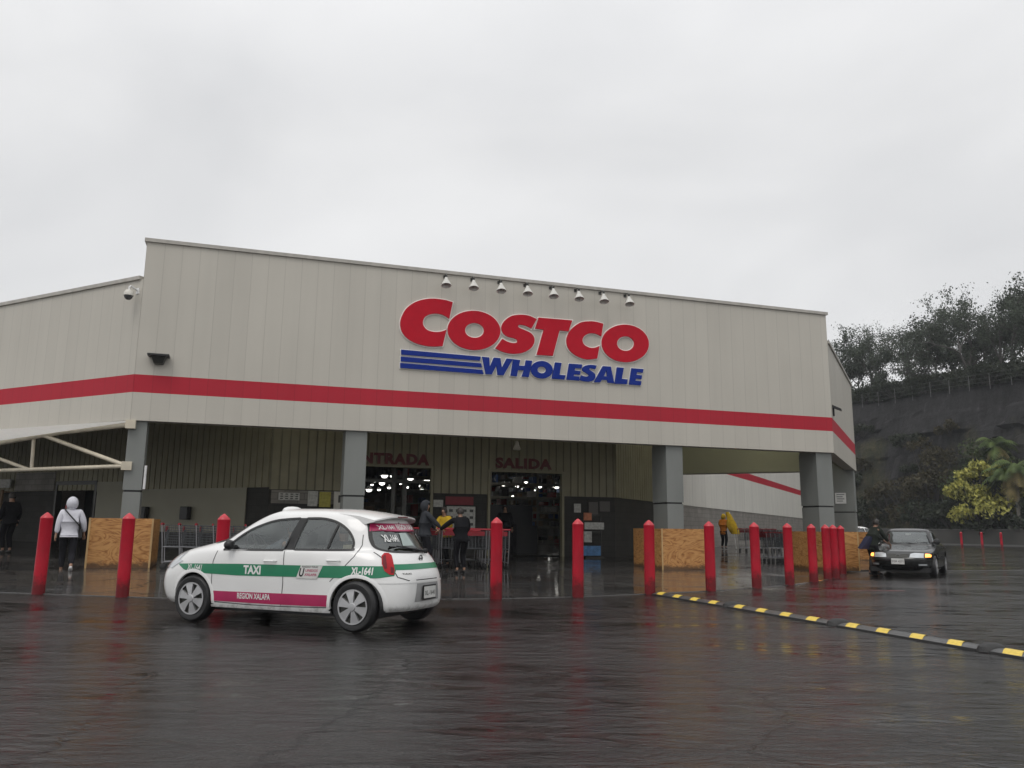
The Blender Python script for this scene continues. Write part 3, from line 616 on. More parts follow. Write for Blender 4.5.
# left side: sign plate, wooden shelf, horn lamps
w = MB(); w.box((-.6, -.02, 0), (.55, .03, .32)); p = LD(13.4, -.25); o = w.build('sign_plate', M['paper']); o.location = B2W(p[0], p[1], 2.5); o.rotation_euler = (0, 0, BA-PI/4); tag(o, 'pale blank sign plate on the dark wall at the far left edge', 'sign')
r = empty('wooden_shelf', B2W(*LD(13.2, -.6), .35), BA-PI/4, 'tall brown wooden shelf standing under the pale sign plate at the left', 'shelf')
w = MB()
for x in (-.5, -.02, .5): w = MB(); w.box((x-.05, -.03, 0), (x+.05, .03, 2.05)); w.build('upright', M['wood_brown'], r)
w = MB()
for z in (.3, .9, 1.5, 1.95): w = MB(); w.box((-.5, .035, z), (.5, .3, z+.05)); w.build('shelf_board', M['wood_brown'], r)
for i, s in enumerate((12.1, 13.5)):
    p = LD(s, -.5); r = empty('pendant_lamp', B2W(p[0], p[1], 3.3), 0, 'grey cone lamp under the left canopy, %s' % ('right one of the pair' if i == 0 else 'left one of the pair'), 'lamp', 'cone lamps under the left canopy')
    w = MB(); w.lathe([(0, .1), (.04, .08), (.06, 0), (.2, -.2), (.19, -.2), (.04, 0)], 16); w.build('shade', mat('dull_grey_shade', (.25, .25, .24), .5), r, True)
    w = MB(); w.tube([(0, 0, .08), (0, 0, .34)], .015, 6); w.build('stem', M['frame_dark'], r)
# red and white hand sign in the side doorway
p = LD(8.9, -.5); r = empty('round_sign', B2W(p[0], p[1], 1.75), BA-PI/4, 'small red and white round sign in the dark side doorway', 'sign')
w = MB(); w.lathe([(0, -.02), (.13, -.02), (.13, 0), (0, 0)], 20, axis='y'); w.build('disc', mat('red_disc', (.6, .05, .04), .4), r)
w = MB(); w.box((-.02, -.03, -.1), (.07, -.022, .1)); w.build('white_bar', M['white'], r)
w = MB(); w.tube([(0, .02, -.13), (0, .02, -1.45)], .02, 6); w.build('pole', M['frame_dark'], r)

# ------------------------------------------------------------------ fabric awning at the left
r = empty('steel_awning', B2W(-.1, .1, 0), 0, 'white fabric awning on cream steel tube truss fixed to the first column', 'awning')
o0 = r.location
def rel(p): return Vector(p)-o0
pTop = atd(131, 424.5, 18.75); pBot = atd(127, 466, 18.8)
dLw = Vector((-math.sin(math.radians(62.7)), math.cos(math.radians(62.7)), 0))
def onl(px, py, base, dr=dLw):        # pixel -> vertical plane through base along dr
    nn = Vector((-dr.y, dr.x, 0)); d = ray(px, py); return CAM+d*((base-CAM).dot(nn)/d.dot(nn))
def ext(a, b, k): return a+(b-a)*k
a0 = onl(0, 443, pTop); top_pts = [pTop, onl(60, 432.5, pTop), a0, ext(pTop, a0, 1.5)]
w = MB(); w.tube([rel(p) for p in top_pts], .06, 10); w.build('top_chord', M['tube'], r, True)
b0 = onl(0, 470.5, pBot)
w = MB(); w.tube([rel(pBot), rel(b0), rel(ext(pBot, b0, 1.5))], .05, 10); w.build('bottom_chord', M['tube'], r, True)
w = MB(); w.tube([rel(onl(45, 436, pTop)), rel(pBot)], .05, 10); w.build('diagonal', M['tube'], r, True)
w = MB(); w.tube([rel(onl(-8, 456, pBot)), rel(onl(30, 470, pBot))], .045, 10); w.build('diagonal', M['tube'], r, True)
w = MB(); w.tube([rel(onl(34, 437, pBot)), rel(onl(31.5, 470, pBot))], .045, 8); w.build('strut', M['tube'], r, True)
for p in (pTop, pBot): w = MB(); w.box((-.11, -.1, -.1), (.11, .1, .1), X=Matrix.Translation(rel(p)) @ Matrix.Rotation(BA, 4, 'Z')); w.build('wall_bracket', M['tube'], r)
w = MB(); n_ = 14
for i in range(n_+1):
    u = i/n_*1.5; p = ext(pTop, a0, u) + Vector((0, 0, .05))
    for j in range(5):
        v = j/4; q = p + Vector((-.3, -1.0, 0))*v*(.1+u*.9) + Vector((0, 0, .10*v*u-.03*math.sin(v*PI)*u+.03*v))
        w.v.append(tuple(rel(q)))
for i in range(n_):
    for j in range(4): a = i*5+j; w.f.append((a, a+5, a+6, a+1)); w.m.append(0)
o = w.build('fabric', M['fabric_w'], r, True)

# ------------------------------------------------------------------ bollards
def bollard():
    r = empty('bollard', (0, 0, 0))
    w = MB(); R = .102; H = 1.30
    w.lathe([(R, -.02), (R, .3), (R*.99, .7), (R, H-.03), (R*1.02, H-.025), (R*1.0, H-.018)], 28); w.build('sleeve', M['bollard'], r, True)
    w = MB(); w.lathe([(R*.995, H-.017), (R*.93, H+.0), (R*.5, H+.045), (R*.15, H+.075), (0, H+.08)], 28); w.build('cap', mat('wet_red_cap', (.50, .03, .045), .35), r, True)
    return r
bl = None
bl_lab = ['far left bollard leaning left of the person in the white hooded jacket', 'red bollard standing in front of the left plywood box', 'red bollard partly hidden behind the taxi hood',
 'red bollard right of the taxi in front of the shopping carts', 'red bollard in front of the display stand right of the exit', 'red bollard at the left edge of the middle plywood box, by the speed bump end',
 'red bollard at the right edge of the middle plywood box', 'red bollard left of the nested dark carts beyond the canopy', 'red bollard right of the nested dark carts beyond the canopy', 'red bollard left of the tight group of three, over the right plywood box',
 'leftmost bollard of the tight group of three', 'middle bollard of the tight group of three', 'rightmost bollard of the tight group of three near the black car']
for i, px in enumerate(BOLL_PX):
    o = bollard() if bl is None else copy_tree(bl)
    if bl is None: bl = o
    p = at(*px); o.location = p; o.rotation_euler = (rnd.uniform(-.006, .006), rnd.uniform(-.006, .006), rnd.uniform(0, 6))
    tag(o, bl_lab[i], 'bollard', 'red bollards along the front of the store')
for i, (px, py, lab) in enumerate([(962, 546.6, 'left'), (982.5, 547, 'middle'), (1002, 547.4, 'right')]):
    o = copy_tree(bl); o.location = at(px, py); o.scale = (1.0, 1.0, .95); tag(o, 'tiny distant red bollard before the low wall, %s one of three' % lab, 'bollard', 'distant red bollards by the low wall')

# ------------------------------------------------------------------ plywood boxes round the columns
def plybox(x0, x1, y0, y1, h, X, label):
    # X: matrix placing local frame at ground
    r = empty('plywood_box', (0, 0, 0)); r.matrix_world = X; tag(r, label, 'plywood box', 'plywood boxes round the columns')
    th = .018
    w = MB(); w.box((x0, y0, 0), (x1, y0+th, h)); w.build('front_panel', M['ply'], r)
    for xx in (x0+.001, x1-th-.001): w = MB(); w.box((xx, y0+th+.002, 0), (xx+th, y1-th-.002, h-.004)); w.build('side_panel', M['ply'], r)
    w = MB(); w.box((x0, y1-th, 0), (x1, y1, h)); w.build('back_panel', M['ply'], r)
    for xx in (x0-.006, x1-.034): w = MB(); w.box((xx, y0-.012, .0), (xx+.04, y0-.002, h+.006)); w.build('corner_batten', M['ply_edge'], r)
    return r
def bm_(t, n, z, rz=0): return Matrix.Translation(B2W(t, n, z)) @ Matrix.Rotation(BA+rz, 4, 'Z')
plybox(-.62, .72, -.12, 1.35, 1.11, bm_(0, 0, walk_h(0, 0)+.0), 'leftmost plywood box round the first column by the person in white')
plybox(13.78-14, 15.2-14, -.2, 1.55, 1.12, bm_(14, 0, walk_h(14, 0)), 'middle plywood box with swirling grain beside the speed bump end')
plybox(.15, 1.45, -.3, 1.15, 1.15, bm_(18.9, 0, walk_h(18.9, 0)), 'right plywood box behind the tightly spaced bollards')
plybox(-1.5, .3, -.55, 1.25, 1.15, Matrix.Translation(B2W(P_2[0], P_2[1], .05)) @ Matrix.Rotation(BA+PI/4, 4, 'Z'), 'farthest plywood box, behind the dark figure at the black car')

# ------------------------------------------------------------------ speed bump
pa = B2W(10.23, -6.35); rb = empty('speed_bump', pa, BA-PI/2+.0, 'long black rubber speed bump with yellow stripes crossing the wet lot', 'speed bump')
prof = [(-.15, 0), (-.135, .016), (-.08, .036), (-.03, .043), (.03, .043), (.08, .036), (.135, .016), (.15, 0)]
x = .1
starts = [.32, 2.85, 5.35, 7.6]; ln = [2.38, 2.3, 2.1, 2.4]
for s0, L in zip(starts, ln):
    seg = MB(); ys = MB(); nst = 4; p_ = L/nst
    seg.v = []; n = len(prof)
    seg.add([(s0, a, b+.004) for a, b in prof]+[(s0+L, a, b+.004) for a, b in prof], [(i, i+1, n+i+1, n+i) for i in range(n-1)]+[tuple(range(n)), tuple(range(n, 2*n))[::-1]])
    sg = seg.build('section', M['wet_rubber'], rb)
    eg = MB(); eg.add([(s0, -.156, .0), (s0+L, -.156, .0), (s0+L, -.1515, .022), (s0, -.1515, .022)], [(0, 1, 2, 3)]); eg.add([(s0, -.1512, .0222), (s0+L, -.1512, .0222), (s0+L, -.13, .0235), (s0, -.13, .0235)], [(0, 1, 2, 3)]); eg.build('edge_strip', M['rubber'], sg)
    for k in range(nst):
        u0 = s0+p_*k+p_*.10; u1 = u0+p_*.36; sk = .10
        q = [(a*.86, b+.007+.001) for a, b in prof]; q[0] = (-.138, .0175); q[-1] = (.138, .0175)
        ys = MB(); ys.add([(u0+sk*(-a/.17), a, b+.004) for a, b in q]+[(u1+sk*(-a/.17), a, b+.004) for a, b in q], [(i, i+1, n+i+1, n+i) for i in range(n-1)]); ys.build('yellow_stripe', M['yellow'], sg)
    cp = MB(); e0 = s0+L
    cp.lathe([(.0, .085), (.08, .078), (.14, .05), (.165, .0)], 16, X=Matrix.Translation((e0+.05, 0, .004)) @ Matrix.Diagonal((.7, 1.05, 1, 1))); cp.build('end_cap', M['rubber'], rb, True)

# ------------------------------------------------------------------ shopping carts
def cart():
    r = empty('shopping_cart', (0, 0, 0))
    # y forward (nose), handle at y=0 ; width .56
    def wire(w, a, b, rad=.005): w.tube([a, b], rad, 4, cap=False)
    w = MB(); W0, W1 = .27, .2; zt, zb = .98, .52; Y0, Y1 = .06, .82
    for i in range(9):
        k = i/8; z = lerp(zb, zt, k); y1 = lerp(Y1-.06, Y1, k); zz = z-.06*(1-k)
        for s in (-1, 1): wire(w, (s*W0, Y0, z), (s*W1, y1, z-.03), .005 if 0 < i < 8 else .008)
        wire(w, (-W1, y1, z-.03), (W1, y1, z-.03), .005)
    for i in range(10):
        k = i/9; y = lerp(Y0, Y1, k); hw = lerp(W0, W1, k)
        for s in (-1, 1): wire(w, (s*hw, y-.05*(k > .5)*0, zb-.03*k), (s*hw, y, zt-.03*k))
        wire(w, (-hw, y, zb-.03*k), (hw, y, zb-.03*k))
    for i in range(7): u = -W1+2*W1*i/6; wire(w, (u, Y1-.06, zb-.03), (u, Y1, zt-.03)); wire(w, (u*W0/W1, Y0, zb), (u*W0/W1, Y0+.04, zt-.1))
    w.build('basket', M['cartsteel'], r)
    w = MB()
    for s in (-1, 1):
        w.tube([(s*.27, -.02, 1.0), (s*.275, .02, .55), (s*.26, .05, .13)], .013, 6); w.tube([(s*.26, .05, .16), (s*.19, .86, .2)], .012, 6); w.tube([(s*.27, .03, .5), (s*.2, .78, .48)], .011, 6); w.tube([(s*.23, .45, .18), (s*.24, .4, .5)], .009, 6)
    w.tube([(-.19, .86, .2), (.19, .86, .2)], .012, 6); w.build('frame', M['chrome'], r, True)
    w = MB(); w.tube([(-.29, -.03, 1.0), (.29, -.03, 1.0)], .022, 8); w.box((-.1, -.05, .96), (.1, -.02, 1.03)); w.build('handle', M['cartred'], r, True)
    w = MB(); w.box((-.24, .06, .84), (.24, .075, .95)); w.build('child_seat_flap', M['cartred'], r)
    for sx_, y in ((-.25, .06), (.25, .06), (-.18, .82), (.18, .82)):
        w = MB(); w.lathe([(0, -.012), (.05, -.014), (.06, -.01), (.06, .01), (.05, .014), (0, .012)], 14, X=Matrix.Translation((sx_, y, .06)) @ Matrix.Rotation(PI/2, 4, 'Z'), axis='y'); w.build('wheel', M['rubber'], r, True)
    return r
ct = cart(); first = True
def put_cart(p, ang, lab, grp):
    global first
    o = ct if first else copy_tree(ct); first = False
    o.location = (p[0], p[1], gz(p)); o.rotation_euler = (0, 0, ang); tag(o, lab, 'shopping cart', grp); return o
oth = ['first', 'second', 'third', 'fourth', 'fifth', 'sixth', 'seventh', 'eighth', 'ninth', 'tenth']
for i in range(9):
    t = .98+i*.36; n = -.45
    put_cart(B2W(t, n), BA-PI/2+PI+rnd.uniform(-.02, .02)+PI, 'wire cart in the row behind the taxi hood, %s from the left plywood box' % oth[i], 'nested carts right of the left plywood box')
for cidx in range(4):
    for k in range(3):
        p = B2W(7.15+cidx*.62, -.35+k*.30)
        put_cart(p, BA+rnd.uniform(-.03, .03), 'red handled cart before the store doors, row %s, %s in its row' % (['farthest from the bollard', 'third from the bollard', 'second from the bollard', 'next to the bollard'][cidx], ['front', 'middle', 'rear'][k]), 'red handled carts between the taxi and the bollard')
pr0 = at(763, 562.5, .12); 
for i in range(10):
    p = pr0+D1*(i*.2)+N1*(i*.03)
    put_cart(p, BA-PI/2, 'dark nested cart between two red bollards at the right, %s from the left' % oth[i], 'dark nested carts under the right canopy')
pr1 = at(742, 549.5, .35)
for i in range(6):
    p = pr1+D1*(i*.34)
    put_cart(p, BA-PI/2, 'dark cart in the farther row by the block wall, %s from the left' % ['first', 'second', 'third', 'fourth', 'fifth', 'sixth'][i], 'farther row of dark carts by the block wall')
# ------------------------------------------------------------------ vehicles
def glass_mat(name, tint, alpha):
    m = bpy.data.materials.new(name); m.use_nodes = True; t = m.node_tree; t.nodes.clear()
    o = t.nodes.new('ShaderNodeOutputMaterial'); tr = t.nodes.new('ShaderNodeBsdfTransparent'); tr.inputs[0].default_value = (*tint, 1)
    gl = t.nodes.new('ShaderNodeBsdfGlossy'); gl.inputs['Roughness'].default_value = .04; gl.inputs['Color'].default_value = (.9, .95, .95, 1)
    lw = t.nodes.new('ShaderNodeLayerWeight'); lw.inputs[0].default_value = .35
    mr = t.nodes.new('ShaderNodeMapRange'); mr.inputs['To Min'].default_value = alpha; mr.inputs['To Max'].default_value = .95; t.links.new(lw.outputs['Fresnel'], mr.inputs[0])
    mx = t.nodes.new('ShaderNodeMixShader'); t.links.new(mr.outputs[0], mx.inputs[0]); t.links.new(tr.outputs[0], mx.inputs[1]); t.links.new(gl.outputs[0], mx.inputs[2]); t.links.new(mx.outputs[0], o.inputs[0])
    return m
M['carwhite'] = mat('taxi_white_paint', (.80, .80, .79), .3, var=.04, scale=2, coat=.7)
grime(M['carwhite'], .42, (.20, .19, .17), 9., .55)
M['carblack'] = mat('black_green_paint', (.005, .006, .006), .25, var=.2, coat=.5)
M['carglass'] = glass_mat('car_window_glass', (.85, .88, .85), .09)
M['carglass_d'] = glass_mat('dark_window_glass', (.35, .38, .37), .10)
M['trim'] = mat('black_window_trim', (.012, .012, .012), .35)
M['tyre'] = mat('tyre_rubber', (.016, .016, .017), .5, bump=.2, bscale=60)
M['hub'] = mat('silver_hubcap', (.50, .50, .51), .3, .6)
M['tgreen'] = mat('green_vinyl', (.0, .19, .085), .32, coat=.3, var=.05)
M['tpink'] = mat('magenta_vinyl', (.42, .02, .10), .32, coat=.3, var=.08)
M['seat'] = mat('grey_car_seat', (.09, .09, .09), .8)
M['seat_l'] = mat('tan_car_lining', (.42, .38, .27), .8)
M['taillight'] = mat('red_tail_light', (.42, .004, .010), .3, coat=.15, spec=.3)
M['tail_d'] = mat('dark_red_tail_light', (.14, .003, .008), .3, coat=.2, spec=.3)
M['headlight'] = mat('clear_headlight', (.55, .58, .6), .15, .3, coat=1.)
M['gap'] = mat('panel_gap', (.05, .05, .05), .6)
M['plate'] = mat('number_plate_white', (.6, .6, .58), .45)
M['ink'] = mat('black_ink', (.01, .01, .01), .5)
M['letter_w'] = mat('white_vinyl_letters', (.75, .76, .74), .4, var=.03)

def inpoly(x, y, P):
    c = False; j = len(P)-1
    for i in range(len(P)):
        if (P[i][1] > y) != (P[j][1] > y) and x < (P[j][0]-P[i][0])*(y-P[i][1])/(P[j][1]-P[i][1])+P[i][0]: c = not c
        j = i
    return c
class Car:
    def __init__(s, root, L, cx, wheels, R, arch, nF=5., nR=5.):
        s.root = root; s.cx = cx; s.wheels = wheels; s.R = R; s.arch = arch
        NU = 210; VS = 9
        def half(xf, xr, w, n1, n2):
            raw = []
            for i in range(801):
                th = PI*i/800; c = math.cos(th); sn = abs(math.sin(th)); n = n1 if c > 0 else n2
                a = (xf-cx) if c > 0 else (cx-xr)
                raw.append((cx+a*math.copysign(abs(c)**(2/n), c), w*sn**(2/n)))
            d = [0]
            for p, q in zip(raw, raw[1:]): d.append(d[-1]+math.hypot(q[0]-p[0], q[1]-p[1]))
            out = []; k = 0
            for i in range(NU+1):
                tt = d[-1]*i/NU
                while k < 799 and d[k+1] < tt: k += 1
                f = (tt-d[k])/max(1e-9, d[k+1]-d[k]); out.append((lerp(raw[k][0], raw[k+1][0], f), lerp(raw[k][1], raw[k+1][1], f)))
            return out
        rows = []
        def lev(v):
            i = min(int(v), len(L)-2); f = v-i
            p = [L[max(0, min(len(L)-1, i+k))] for k in (-1, 0, 1, 2)]; r = []
            for a, b, c, d in zip(*p): r.append(.5*(2*b+(c-a)*f+(2*a-5*b+4*c-d)*f*f+(-a+3*b-3*c+d)*f**3) )
            return r
        nv = (len(L)-1)*VS
        for j in range(nv+1):
            xf, xr, w, zs, zf, zr, nf, nr = lev(j/VS); h = half(xf, xr, max(.01, w), nf, nr); row = []
            for (x, y) in h:
                z = zs+(zf-zs)*sstep(lerp(cx, xf, .35), xf, x)+(zr-zs)*sstep(-lerp(cx, xr, .45), -xr, -x)
                row.append(Vector((x, y, z)))
            rows.append(row+[Vector((p.x, -p.y, p.z)) for p in row[-2:0:-1]])
        s.n = len(rows[0]); s.V = [p for r in rows for p in r]; s.F = []
        for j in range(nv):
            for i in range(s.n):
                a = j*s.n+i; b = j*s.n+(i+1) % s.n; s.F.append((a, b, b+s.n, a+s.n))
        s.F.append(tuple(nv*s.n+i for i in range(s.n)))
        s.bvh = BVHTree.FromPolygons(s.V, s.F)
        s.holes_side = []; s.holes_front = []; s.holes_rear = []
    def hit(s, mode, a, b, off):
        if mode in ('L', 'R'):
            sg = 1 if mode == 'L' else -1; o = Vector((a, 3*sg, b)); d = Vector((0, -sg, 0))
        elif mode == 'B': o = Vector((-5, a, b)); d = Vector((1, 0, 0))
        elif mode in ('CL', 'CR'): sg = 1 if mode == 'CL' else -1; o = Vector((a*K-3*K, sg*(a*K+3*K), b)); d = Vector((K, -sg*K, 0))
        elif mode == 'F': o = Vector((8, a, b)); d = Vector((-1, 0, 0))
        else: o = Vector((a, b, 5)); d = Vector((0, 0, -1))
        p, n, _, _ = s.bvh.ray_cast(o, d)
        if p is None:
            p, n, _, _ = s.bvh.find_nearest(o+d*(2.2 if mode[0] in 'LRC' else 4.6))
        if n.dot(d) > 0: n = -n
        return p+n*off
    def patch(s, name, poly_, mode, off, m, rings=5, parent=None, res=6):
        P = []
        for a, b in zip(poly_, poly_[1:]+poly_[:1]):
            for k in range(res): P.append((lerp(a[0], b[0], k/res), lerp(a[1], b[1], k/res)))
        cx = sum(p[0] for p in P)/len(P); cy = sum(p[1] for p in P)/len(P); mb = MB(); n = len(P)
        for r in range(rings, 0, -1):
            for p in P: mb.v.append(tuple(s.hit(mode, cx+(p[0]-cx)*r/rings, cy+(p[1]-cy)*r/rings, off)))
        mb.v.append(tuple(s.hit(mode, cx, cy, off)))
        for r in range(rings-1):
            for i in range(n): a = r*n+i; b = r*n+(i+1) % n; mb.f.append((a, b, b+n, a+n)); mb.m.append(0)
        o = (rings-1)*n
        for i in range(n): mb.f.append((o+i, o+(i+1) % n, rings*n)); mb.m.append(0)
        return mb.build(name, m, parent or s.root, True)
    def strip(s, mb, path, wd, mode, off, closed=True, res=5, wo=None):
        P = []; pts = path+[path[0]] if closed else path
        for a, b in zip(pts, pts[1:]):
            for k in range(res): P.append(Vector((lerp(a[0], b[0], k/res), lerp(a[1], b[1], k/res))))
        if not closed: P.append(Vector(pts[-1][:2]))
        n = len(P); o = len(mb.v)
        for i, p in enumerate(P):
            d = (P[(i+1) % n]-P[i-1]) if closed else (P[min(i+1, n-1)]-P[max(0, i-1)])
            d.normalize(); nn = Vector((-d.y, d.x)); wi = wd/2; wq = wd/2 if wo is None else wo
            for q in (p+nn*wi, p-nn*wq): mb.v.append(tuple(s.hit(mode, q.x, q.y, off)))
        for i in range(n if closed else n-1):
            a = o+2*i; b = o+2*((i+1) % n); mb.f.append((a, b, b+1, a+1)); mb.m.append(0)
    def band(s, name, top, bot, mode, off, m, n=60, parent=None):
        mb = MB(); x0, x1 = top[0][0], top[-1][0]
        for i in range(n+1):
            x = lerp(x0, x1, i/n); zt = interp(x, top) if x0 < x1 else interp(x, top[::-1]); zb = interp(x, bot) if x0 < x1 else interp(x, bot[::-1])
            for k in range(5): mb.v.append(tuple(s.hit(mode, x, lerp(zb, zt, k/4), off)))
        for i in range(n):
            for k in range(4): a = i*5+k; mb.f.append((a, a+5, a+6, a+1)); mb.m.append(0)
        return mb.build(name, m, parent or s.root, True)
    def text(s, name, txt, x, z, w, h, mode, off, m, shear=0, parent=None, bold=.02, rot=0):
        v, f = text_geo(txt, 1., bold, shear); xs = [p[0] for p in v]; ys = [p[1] for p in v]; sx_ = w/(max(xs)-min(xs)); sy = h/(max(ys)-min(ys)); mx = (max(xs)+min(xs))/2; my = (max(ys)+min(ys))/2
        sg = -1 if mode in ('L', 'B') else 1
        mb = MB()
        for p in v: 
            u = (p[0]-mx)*sx_; q = (p[1]-my)*sy+u*rot; mb.v.append(tuple(s.hit(mode, x+sg*u, z+q, off)))
        for q in f: mb.f.append(q); mb.m.append(0)
        return mb.build(name, m, parent or s.root)
    def body(s, m):
        bm = bmesh.new(); vs = [bm.verts.new(v) for v in s.V]
        for f in s.F:
            c = Vector((0, 0, 0))
            for i in f[:4]: c += s.V[i]
            c /= 4; kill = False
            if abs(c.y) > .4 and len(f) == 4:
                for P in s.holes_side:
                    if inpoly(c.x, c.z, P): kill = True
                for wx in s.wheels:
                    if abs(c.y) > s.R*1.4 and (c.x-wx)**2+(c.z-s.R)**2 < s.arch**2: kill = True
            for P in s.holes_front:
                if c.x > s.cx and c.z > P[0][2] and inpoly(c.y, c.z, [(q[0], q[1]) for q in P]): kill = True
            for P in s.holes_rear:
                if c.x < s.cx and inpoly(c.y, c.z, P): kill = True
            if not kill:
                try: bm.faces.new([vs[i] for i in f])
                except ValueError: pass
        bmesh.ops.delete(bm, geom=[v for v in bm.verts if not v.link_faces], context='VERTS')
        bmesh.ops.recalc_face_normals(bm, faces=bm.faces)
        me = bpy.data.meshes.new('body'); bm.to_mesh(me); bm.free(); me.materials.append(m)
        me.polygons.foreach_set('use_smooth', [True]*len(me.polygons))
        o = bpy.data.objects.new('body', me); C.objects.link(o); o.parent = s.root; return o
    def arches(s, m, W):
        for wx in s.wheels:
            for sg, md in ((1, 'L'), (-1, 'R')):
                lip = MB(); n = 40; a0 = math.asin(min(1, (s.R-.21)/s.arch)) if s.R > .21 else 0
                a0 = -math.asin(min(.95, (s.R-.245)/s.arch))
                for i in range(n+1):
                    a = lerp(a0, PI-a0, i/n)
                    for rr, of in ((s.arch-.012, -.03), (s.arch-.014, .006), (s.arch+.010, .009), (s.arch+.034, .0015)):
                        lip.v.append(tuple(s.hit(md, wx+rr*math.cos(a), s.R+rr*math.sin(a), of)))
                for i in range(n):
                    for k in range(3): a = i*4+k; lip.f.append((a, a+4, a+5, a+1)); lip.m.append(0)
                lip.build('wheel_arch', m, s.root, True)
                wl = MB(); rr = s.arch-.01
                for i in range(25):
                    a = lerp(a0-.2, PI-a0+.2, i/24)
                    for y in (W-.07, W-.42): wl.v.append((wx+rr*math.cos(a), sg*y, s.R+rr*math.sin(a)))
                wl.v.append((wx, sg*(W-.42), s.R)); c = len(wl.v)-1
                for i in range(24): wl.f += [(2*i, 2*i+2, 2*i+3, 2*i+1), (2*i+1, 2*i+3, c)]; wl.m += [0, 0]
                wl.build('wheel_well', M['black'], s.root, True)
    def wheelset(s, W, width, spokes=6, hubr=.66, steer=0.):
        for wx in s.wheels:
            for sg in (1, -1):
                X = Matrix.Translation((wx, sg*(W-width/2), s.R)) @ Matrix.Rotation(PI if sg < 0 else 0, 4, 'Z') @ Matrix.Rotation((steer if wx > 1 else 0), 4, 'Z')
                R = s.R; h = width/2; rim = R*hubr
                e = MB(); e.lathe([(rim, h-.01), (rim+.015, h), (R-.03, h), (R-.008, h-.02), (R, h-.045), (R, -h+.045), (R-.02, -h), (rim, -h)], 40, X=X, axis='y'); wh = e.build('wheel', M['tyre'], s.root, True)
                e = MB(); e.lathe([(rim+.004, h-.004), (rim+.002, h+.006), (rim-.014, h+.004), (rim-.02, h-.02), (rim*.5, h-.03), (0, h-.03)], 36, mi=0, X=X, axis='y'); rm = e.build('rim_backing', M['frame_dark'], wh, True)
                e = MB(); e.lathe([(rim+.004, h-.002), (rim+.004, h+.009), (rim-.012, h+.009), (rim-.012, h-.002)], 36, X=X, axis='y')
                for k in range(spokes):
                    a = 2*PI*k/spokes+.3; Q = X @ Matrix.Rotation(-a, 4, 'Y')
                    w0, w1 = .030, .060
                    e.add([Q @ Vector(p) for p in ((.02, h+.016, -w0*.6), (.02, h+.016, w0*.6), (rim*.55, h+.012, w1*.62), (rim-.008, h+.006, w1), (rim-.008, h+.006, -w1), (rim*.55, h+.012, -w1*.62))]+[Q @ Vector(p) for p in ((.02, h-.02, -w0*.6), (.02, h-.02, w0*.6), (rim*.55, h-.02, w1*.62), (rim-.008, h-.02, w1), (rim-.008, h-.02, -w1), (rim*.55, h-.02, -w1*.62))],
                          [(0,1,2,3,4,5), (0,6,7,1), (1,7,8,2), (2,8,9,3), (4,10,11,5), (5,11,6,0)])
                e.lathe([(.05, h+.012), (.042, h+.024), (0, h+.026)], 20, X=X, axis='y'); e.build('hubcap', M['hub'], wh)
def seat(mb, x, y, w=.42, recl=.25, base=.33):
    mb.box((x-.25, y-w/2, base), (x+.25, y+w/2, base+.16))
    Q = Matrix.Translation((x-.24, y, base+.1)) @ Matrix.Rotation(-recl, 4, 'Y'); mb.box((-.06, -w/2, 0), (.06, w/2, .52), 0, Q); mb.box((-.04, -.11, .54), (.04, .11, .70), 0, Q)

# ---- taxi
TH = math.radians(158); rcw = at(355, 632.5); fwv = Vector((math.cos(TH), math.sin(TH), 0)); lfv = Vector((-fwv.y, fwv.x, 0))
tx = empty('taxi', rcw-lfv*.70, TH, 'white hatchback taxi with green and magenta stripes parked on the wet lot', 'taxi')
#      xf   xr    w    zs   zf   zr   nf nr
TL_ = [(3.05,-.50,.75,.20,.22,.23,4.2,4.2),(3.12,-.54,.775,.28,.29,.29,4.2,4.2),(3.17,-.555,.785,.45,.45,.45,4.2,4.),(3.13,-.535,.79,.62,.62,.62,4.2,3.8),(3.02,-.46,.785,.78,.755,.78,4.,3.6),
      (2.80,-.38,.765,.885,.87,.885,3.8,3.4),(2.26,-.335,.725,.935,1.0,.93,3.6,3.4),(2.02,-.25,.685,1.08,1.10,1.06,3.6,3.4),(1.74,-.15,.63,1.22,1.24,1.20,3.6,3.6),(1.50,-.07,.575,1.325,1.335,1.30,3.6,3.6),
      (1.30,.06,.49,1.38,1.38,1.35,3.2,3.2),(1.08,.30,.33,1.408,1.408,1.395,2.6,2.6),(.85,.6,.08,1.418,1.418,1.416,2,2)]
tc_ = Car(tx, TL_, 1.25, (0., 2.37), .288, .334)
FW = cr([(1.93,.895,1),(1.90,.96),(1.67,1.115),(1.45,1.205),(1.23,1.262),(.90,1.287,1),(1.03,.905,1)])
RW = cr([(.90,.915,1),(.815,1.287,1),(.58,1.285),(.38,1.24),(.22,1.145),(.13,1.03),(.12,.945),(.17,.922)])
tc_.holes_side = [FW, RW]
WS = [(-.60,.985,.96),(.60,.985,.96),(.53,1.2,.96),(.47,1.305,.96),(-.47,1.305,.96),(-.53,1.2,.96)]
tc_.holes_front = [WS]
RWN = cr([(-.50,.925),(-.28,.90),(.28,.90),(.50,.925),(.53,1.02),(.46,1.235,1),(-.46,1.235,1),(-.53,1.02)])
tc_.holes_rear = [RWN]
tc_.body(M['carwhite']); tc_.arches(M['carwhite'], .785); tc_.wheelset(.775, .17, hubr=.67)
